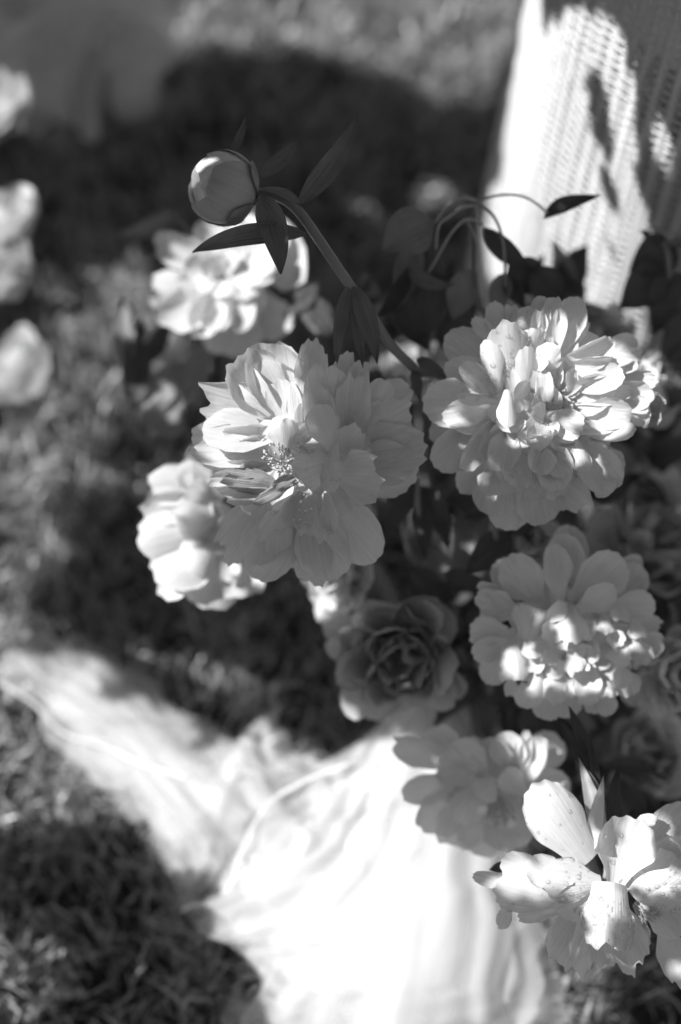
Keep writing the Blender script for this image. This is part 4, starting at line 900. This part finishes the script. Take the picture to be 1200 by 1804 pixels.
# ================================================================== unseen tree, its crown shaped to throw the dappled shade
LIT = [ # picture position, distance, radius (in picture units) of places the sun reaches
 # blooms
 (260, 450, .97, 55), (300, 575, .97, 65), (390, 590, .98, 55), (520, 470, 1.0, 60), (240, 520, .97, 50),
 (1000, 1080, .855, 36), (940, 1165, .86, 36), (1020, 1150, .855, 30), (962, 1222, .86, 34), (1082, 1100, .86, 28), (1122, 1130, .865, 26), (1075, 1212, .865, 26), (905, 1100, .865, 16),
 (850, 600, .83, 30), (820, 680, .835, 30), (960, 640, .82, 40), (1100, 740, .84, 35), (980, 600, .82, 40), (900, 760, .82, 22), (215, 570, 1.04, 40), (260, 690, 1.03, 40), (900, 1140, .86, 24), (930, 1200, .86, 26), (1000, 1210, .86, 26), (1040, 1090, .855, 24),(990, 1080, .85, 24),
 (330, 470, .97, 75), (400, 520, .97, 95), (470, 450, .99, 95), (342, 300, .825, 50), (350, 340, .825, 20),
 (440, 660, .83, 75), (400, 740, .83, 75), (470, 800, .82, 60), (510, 720, .82, 50), (440, 850, .82, 45), (400, 800, .825, 50), (370, 850, .82, 35), (560, 870, .83, 26), (360, 930, .84, 50), (540, 640, .84, 40), (520, 930, .84, 22), (672, 835, .82, 18),
 (300, 840, .92, 60), (260, 930, .92, 70), (310, 1010, .92, 70), (530, 1030, .95, 50),
 (900, 620, .82, 55), (930, 570, .83, 40), (990, 560, .83, 40), (1040, 600, .83, 50), (1080, 640, .83, 60), (1110, 690, .84, 55), (870, 700, .82, 35), (800, 740, .84, 30), (1010, 650, .83, 35), (950, 740, .82, 28), (1000, 760, .82, 35), (1060, 760, .83, 35), (1060, 840, .84, 30), (880, 830, .84, 22), (1140, 640, .95, 50),
 (970, 1090, .86, 26), (1010, 1110, .86, 28), (1070, 1090, .86, 22), (1000, 1155, .85, 22), (910, 1180, .86, 30), (950, 1220, .86, 24), (980, 1220, .86, 22), (1125, 1120, .86, 22), (1065, 1215, .86, 18), (1145, 1140, .87, 20),
 (960, 1440, .82, 60), (1000, 1500, .82, 45), (900, 1540, .82, 50), (980, 1540, .82, 50), (1080, 1510, .82, 45), (1060, 1600, .81, 50), (1060, 1650, .81, 35), (1170, 1550, .82, 50), (1120, 1440, .82, 40), (1190, 1700, .82, 30), (1040, 1710, .84, 20), (980, 1690, .84, 20), (1030, 1390, .84, 40),
 (950, 1320, .9, 40), (900, 1300, .9, 30), (820, 1430, .89, 26), (925, 1350, .89, 30),
 (25, 390, 1.13, 120), (15, 470, 1.12, 115), (10, 650, 1.17, 85), (-10, 190, 1.22, 95), (-60, 420, 1.14, 90), (-60, 200, 1.2, 90), (-40, 650, 1.17, 80), (620, 640, 1.0, 30), (760, 640, 1.0, 50), (690, 640, 1.0, 40),
 # tulle
 (60, 1190, 1.2, 90), (170, 1260, 1.15, 95), (290, 1350, 1.1, 110), (420, 1450, 1.07, 120), (550, 1450, 1.03, 140), (700, 1420, 1.0, 140), (560, 1620, 1.0, 160), (730, 1600, .97, 170), (640, 1760, .96, 170), (850, 1700, .98, 130), (480, 1340, 1.08, 70),
 # lawn
 (104, 1667, 1.04, 19), (114, 1743, 1.02, 20), (215, 1621, 1.05, 10), (136, 1566, 1.07, 12), (203, 1500, 1.08, 13), (174, 1525, 1.08, 9), (102, 1776, 1.02, 20), (2, 1433, 1.1, 15), (28, 1603, 1.06, 15), (251, 1687, 1.04, 11), (12, 1667, 1.04, 12), (217, 1739, 1.02, 20), (57, 1471, 1.09, 18), (1, 1601, 1.06, 10), (296, 1713, 1.03, 12), (103, 1745, 1.02, 14), (4, 1788, 1.01, 10), (68, 1450, 1.1, 17), (8, 1802, 1.01, 17), (43, 1624, 1.05, 18), (254, 1516, 1.08, 17), (101, 1790, 1.01, 15), (35, 1661, 1.04, 15), (98, 1801, 1.01, 19), (47, 1646, 1.05, 20), (296, 1510, 1.08, 11), (88, 1516, 1.08, 18), (368, 1551, 1.07, 9), (27, 1456, 1.09, 13), (284, 1486, 1.09, 19), (310, 1497, 1.08, 11), (137, 1689, 1.04, 20), (294, 1732, 1.03, 9), (62, 1462, 1.09, 20), (206, 1782, 1.01, 12), (82, 1626, 1.05, 18), (258, 1482, 1.09, 9), (376, 1579, 1.06, 14),
 (211, 761, 1.30, 24), (103, 830, 1.28, 20), (323, 625, 1.33, 17), (141, 925, 1.26, 12), (182, 1010, 1.23, 16), (301, 678, 1.32, 15), (324, 612, 1.33, 18), (101, 588, 1.34, 24), (165, 540, 1.35, 11), (31, 931, 1.25, 21), (117, 1082, 1.22, 14), (298, 816, 1.28, 19), (121, 580, 1.34, 11), (169, 747, 1.30, 24), (90, 1052, 1.22, 14), (235, 1069, 1.22, 10), (21, 888, 1.26, 15), (42, 803, 1.29, 24), (146, 696, 1.31, 21), (167, 628, 1.33, 10), (165, 788, 1.29, 14), (164, 739, 1.30, 12), (210, 546, 1.35, 23), (317, 1176, 1.19, 20), (39, 786, 1.29, 14), (316, 798, 1.29, 13), (227, 718, 1.31, 14), (69, 688, 1.31, 14), (195, 837, 1.28, 19), (81, 816, 1.28, 15), (293, 1162, 1.20, 10), (186, 901, 1.26, 10), (232, 608, 1.33, 12), (186, 1140, 1.20, 22), (185, 865, 1.27, 14), (292, 917, 1.26, 11), (224, 1038, 1.23, 13), (217, 774, 1.29, 24), (106, 702, 1.31, 11), (30, 773, 1.29, 10), (28, 1004, 1.24, 21), (86, 806, 1.28, 19), (76, 611, 1.33, 19), (20, 1080, 1.22, 18), (251, 827, 1.28, 19), (127, 527, 1.35, 15), (18, 818, 1.28, 11), (270, 1106, 1.21, 14), (209, 839, 1.28, 20), (102, 1040, 1.23, 17), (103, 719, 1.31, 13), (224, 943, 1.25, 16), (251, 953, 1.25, 10), (112, 1133, 1.20, 16), (227, 815, 1.28, 13), (219, 961, 1.25, 23), (110, 982, 1.24, 17), (96, 685, 1.31, 10), (18, 758, 1.30, 14), (129, 832, 1.28, 13), (269, 785, 1.29, 13), (118, 564, 1.34, 16), (133, 603, 1.33, 12), (166, 567, 1.34, 10), (161, 993, 1.24, 19), (59, 1161, 1.20, 19), (206, 807, 1.28, 24), (20, 1051, 1.22, 17), (198, 1067, 1.22, 11), (220, 1183, 1.19, 13), (293, 1002, 1.24, 24), (84, 871, 1.27, 15), (151, 668, 1.32, 20), (241, 720, 1.31, 22), (328, 588, 1.34, 15),
 (170, 580, 1.31, 90), (120, 680, 1.28, 80), (160, 790, 1.26, 90), (40, 880, 1.24, 70), (300, 30, 1.6, 50), (360, 100, 1.58, 40),
 (420, 60, 1.6, 90), (400, 20, 1.6, 60), (640, 60, 1.6, 110), (760, 90, 1.6, 130), (860, 60, 1.6, 120), (820, 170, 1.55, 70), (720, 10, 1.62, 130), (900, 120, 1.6, 60), (620, 350, 1.42, 26), (750, 330, 1.43, 40),
 (130, 560, 1.33, 70), (210, 620, 1.3, 70), (200, 700, 1.28, 80), (110, 760, 1.27, 80), (30, 800, 1.25, 70), (230, 780, 1.25, 60), (60, 960, 1.22, 70), (20, 1050, 1.2, 60), (60, 480, 1.38, 40), (190, 490, 1.36, 45),
 (40, 1330, 1.13, 70), (120, 1410, 1.12, 100), (60, 1480, 1.1, 40), (200, 1450, 1.1, 50), (30, 1700, 1.04, 55), (90, 1770, 1.03, 50), (400, 1200, 1.17, 30), (450, 1230, 1.16, 40), (330, 1190, 1.17, 30),
 # wicker shell
 (1008, 130, .93, 30), (1003, 200, .94, 28), (1008, 270, .955, 28), (1005, 330, .97, 28), (985, 240, .96, 34),
 (880, 80, 1.08, 70), (870, 150, 1.1, 70), (860, 260, 1.13, 60), (975, 10, .96, 45), (915, 10, 1.04, 60),
 (930, 40, 1.0, 50), (925, 120, 1.02, 50), (915, 200, 1.04, 50), (905, 290, 1.07, 50), (900, 370, 1.09, 50), (940, 110, .99, 45), (1000, 60, .93, 50), (985, 180, .95, 45), (990, 290, .98, 40), (1000, 370, 1.0, 42), (980, 440, 1.03, 40),
 (905, 60, 1.05, 75), (880, 200, 1.12, 75), (850, 380, 1.2, 75), (930, 20, 1.08, 60), (960, 60, .98, 70), (900, 150, 1.06, 80), (960, 180, 1.0, 70), (890, 250, 1.08, 75), (950, 280, 1.02, 65), (880, 340, 1.12, 75), (940, 370, 1.05, 70), (890, 430, 1.2, 70), (960, 430, 1.08, 60), (1005, 440, 1.04, 30), (1060, 90, .90, 26), (1070, 140, .92, 28), (1095, 190, .92, 16), (1010, 20, .93, 60), (1040, 490, 1.05, 16),
]
SHADE = [(600,700,.82,55),(690,740,.83,70),(620,790,.82,45),(640,930,.84,50),(560,990,.84,40),(640,640,.83,30),
(950,1000,.86,60),(1040,990,.87,60),(1110,1040,.87,30),(860,1070,.87,40),(1000,1250,.87,30),(860,1010,.87,30),(920,890,.85,50),(1000,900,.85,30),(780,820,.85,30),
(700,1160,.92,115),(1130,950,1.0,80),(1180,1190,.93,40),(1140,1340,1.0,80),
(750,1320,.9,55),(780,1440,.9,40),(860,1490,.9,50),(940,1620,.83,1),
(600,220,1.5,150),(480,250,1.45,110),(760,250,1.5,80),(240,350,1.4,90),(520,140,1.55,30),(200,900,1.22,90),(320,980,1.2,60),(300,1120,1.18,50),(180,1560,1.07,110),(60,1550,1.08,60),(300,1640,1.04,60),(300,1730,1.02,80),(220,1780,1.02,40),(540,1220,1.13,60),(560,1130,1.15,50),(1120,1760,1.0,80),(1000,1770,1.0,10),
(1160,80,.82,75),(1160,250,.87,85),(1085,320,.93,60),(1030,200,.94,26),(1100,420,.96,70),(1045,370,.97,30),(1130,150,.85,35),
(100,100,1.5,120),(250,120,1.5,80),(445,355,.815,30),(395,375,.815,20),(760,960,1.0,60),(850,560,.95,40),(720,540,.95,40)]
def make_tree():
    root = empty('shade_tree', (-1.75, 0.95, 0), 'unseen leafy tree beside the lawn, low crown shaped to dapple the flowers', 'tree')
    r = np.random.RandomState(11)
    ref = np.array(V((0, .6, .25))); S = np.array(SUN)
    e1 = np.cross(S, (0, 1, 0)); e1 /= np.linalg.norm(e1); e2 = np.cross(S, e1)
    def proj(lst):
        o = []
        for x, y, d, rad in lst:
            p = np.array(P(x, y, d))-ref
            o.append((p@e1, p@e2, rad*d/FPX, 0 if d < .998 else 1 if d < 1.2 else 2))
        return np.array(o)
    DL, DS = proj(LIT), proj(SHADE)
    allD = np.concatenate([DL, DS])
    a0, a1 = allD[:, 0].min()-.15, allD[:, 0].max()+.15; b0, b1 = allD[:, 1].min()-.15, allD[:, 1].max()+.15
    n = 62000
    a = r.uniform(a0, a1, n); b = r.uniform(b0, b1, n); hgt = .62+r.uniform(0, .20, n)
    ls = r.uniform(.014, .030, n)
    state = np.zeros(n)      # 0 undecided, 1 lit, -1 shade
    for lev in (0, 1, 2):
        best = []
        for D in (DL, DS):
            E = D[D[:, 3] == lev]
            q = np.sqrt((a[:, None]-E[:, 0])**2+(b[:, None]-E[:, 1])**2)
            best.append(((q-(0 if D is DS else .0))/E[:, 2]).min(1) if len(E) else np.full(n, 9.))
        u = (state == 0) & (np.minimum(best[0], best[1]) < 1)
        state = np.where(u, np.where(best[0] < best[1], 1, -1), state)
    C = ref+S*hgt[:, None]+e1*a[:, None]+e2*b[:, None]
    rel = C-np.array(CAM); dp = rel@np.array(FW); inview = (dp > 0) & (np.abs(rel@np.array(RT)) < dp*.34) & (np.abs(rel@np.array(UP)) < dp*.46)
    keep = (state < 1) & ~inview
    a, b, hgt, ls, C = a[keep], b[keep], hgt[keep], ls[keep], C[keep]; n = len(a)
    print('CANOPY', n, a0, a1, b0, b1, 'inview', inview.sum())
    nn = S+r.normal(0, .35, (n, 3)); nn /= np.linalg.norm(nn, axis=1)[:, None]
    q = r.normal(0, 1, (n, 3)); t = np.cross(nn, q); t /= np.linalg.norm(t, axis=1)[:, None]; s = np.cross(nn, t)
    prof = [(-.5, 0, 0), (-.2, -.26, .04), (.15, -.24, .04), (.5, 0, 0), (.15, .24, .04), (-.2, .26, .04)]
    V_ = np.zeros((n, 6, 3))
    for k, (x, y, z) in enumerate(prof): V_[:, k] = C+t*(ls*x)[:, None]+s*(ls*y)[:, None]+nn*(ls*z)[:, None]
    F = (np.arange(n)*6)[:, None]+np.arange(6)
    F = np.concatenate([F[:, [0, 1, 2, 3]], F[:, [0, 3, 4, 5]]])
    o = mesh_obj('crown', V_.reshape(-1, 3), F, M['crown'], root, smooth=False); o['kind'] = 'stuff'
    c = ref+S*.86
    E_ = [V(tuple(c+e1*(a1+.12)+e2*(b0+(b1-b0)*k/5))) for k in range(6)]
    stem_part(root, [(-1.75, .95, 0), (-1.76, .93, .2), tuple(E_[3]+V((-.4, 0, -.15)))], .06, .035, 'bark', 'trunk', 12)
    stem_part(root, [tuple(E_[3]+V((-.4, 0, -.15)))]+[tuple(E_[3]+V((-.2, 0, 0)))]+[tuple(E_[3])], .035, .02, 'bark', 'limb', 10)
    stem_part(root, [tuple(p) for p in E_], .012, .012, 'bark', 'limb', 8)
    for k in range(9):
        bb = b0+(b1-b0)*(k+.5)/9
        stem_part(root, [tuple(c+e1*(a1+.12)+e2*bb), tuple(c+e1*(a0+(a1-a0)*.5)+e2*(bb+r.uniform(-.08, .08))), tuple(c+e1*(a0+(a1-a0)*.1)+e2*(bb+r.uniform(-.15, .15)))], 0.0009, .0005, 'bark', 'branch', 5)
make_tree()
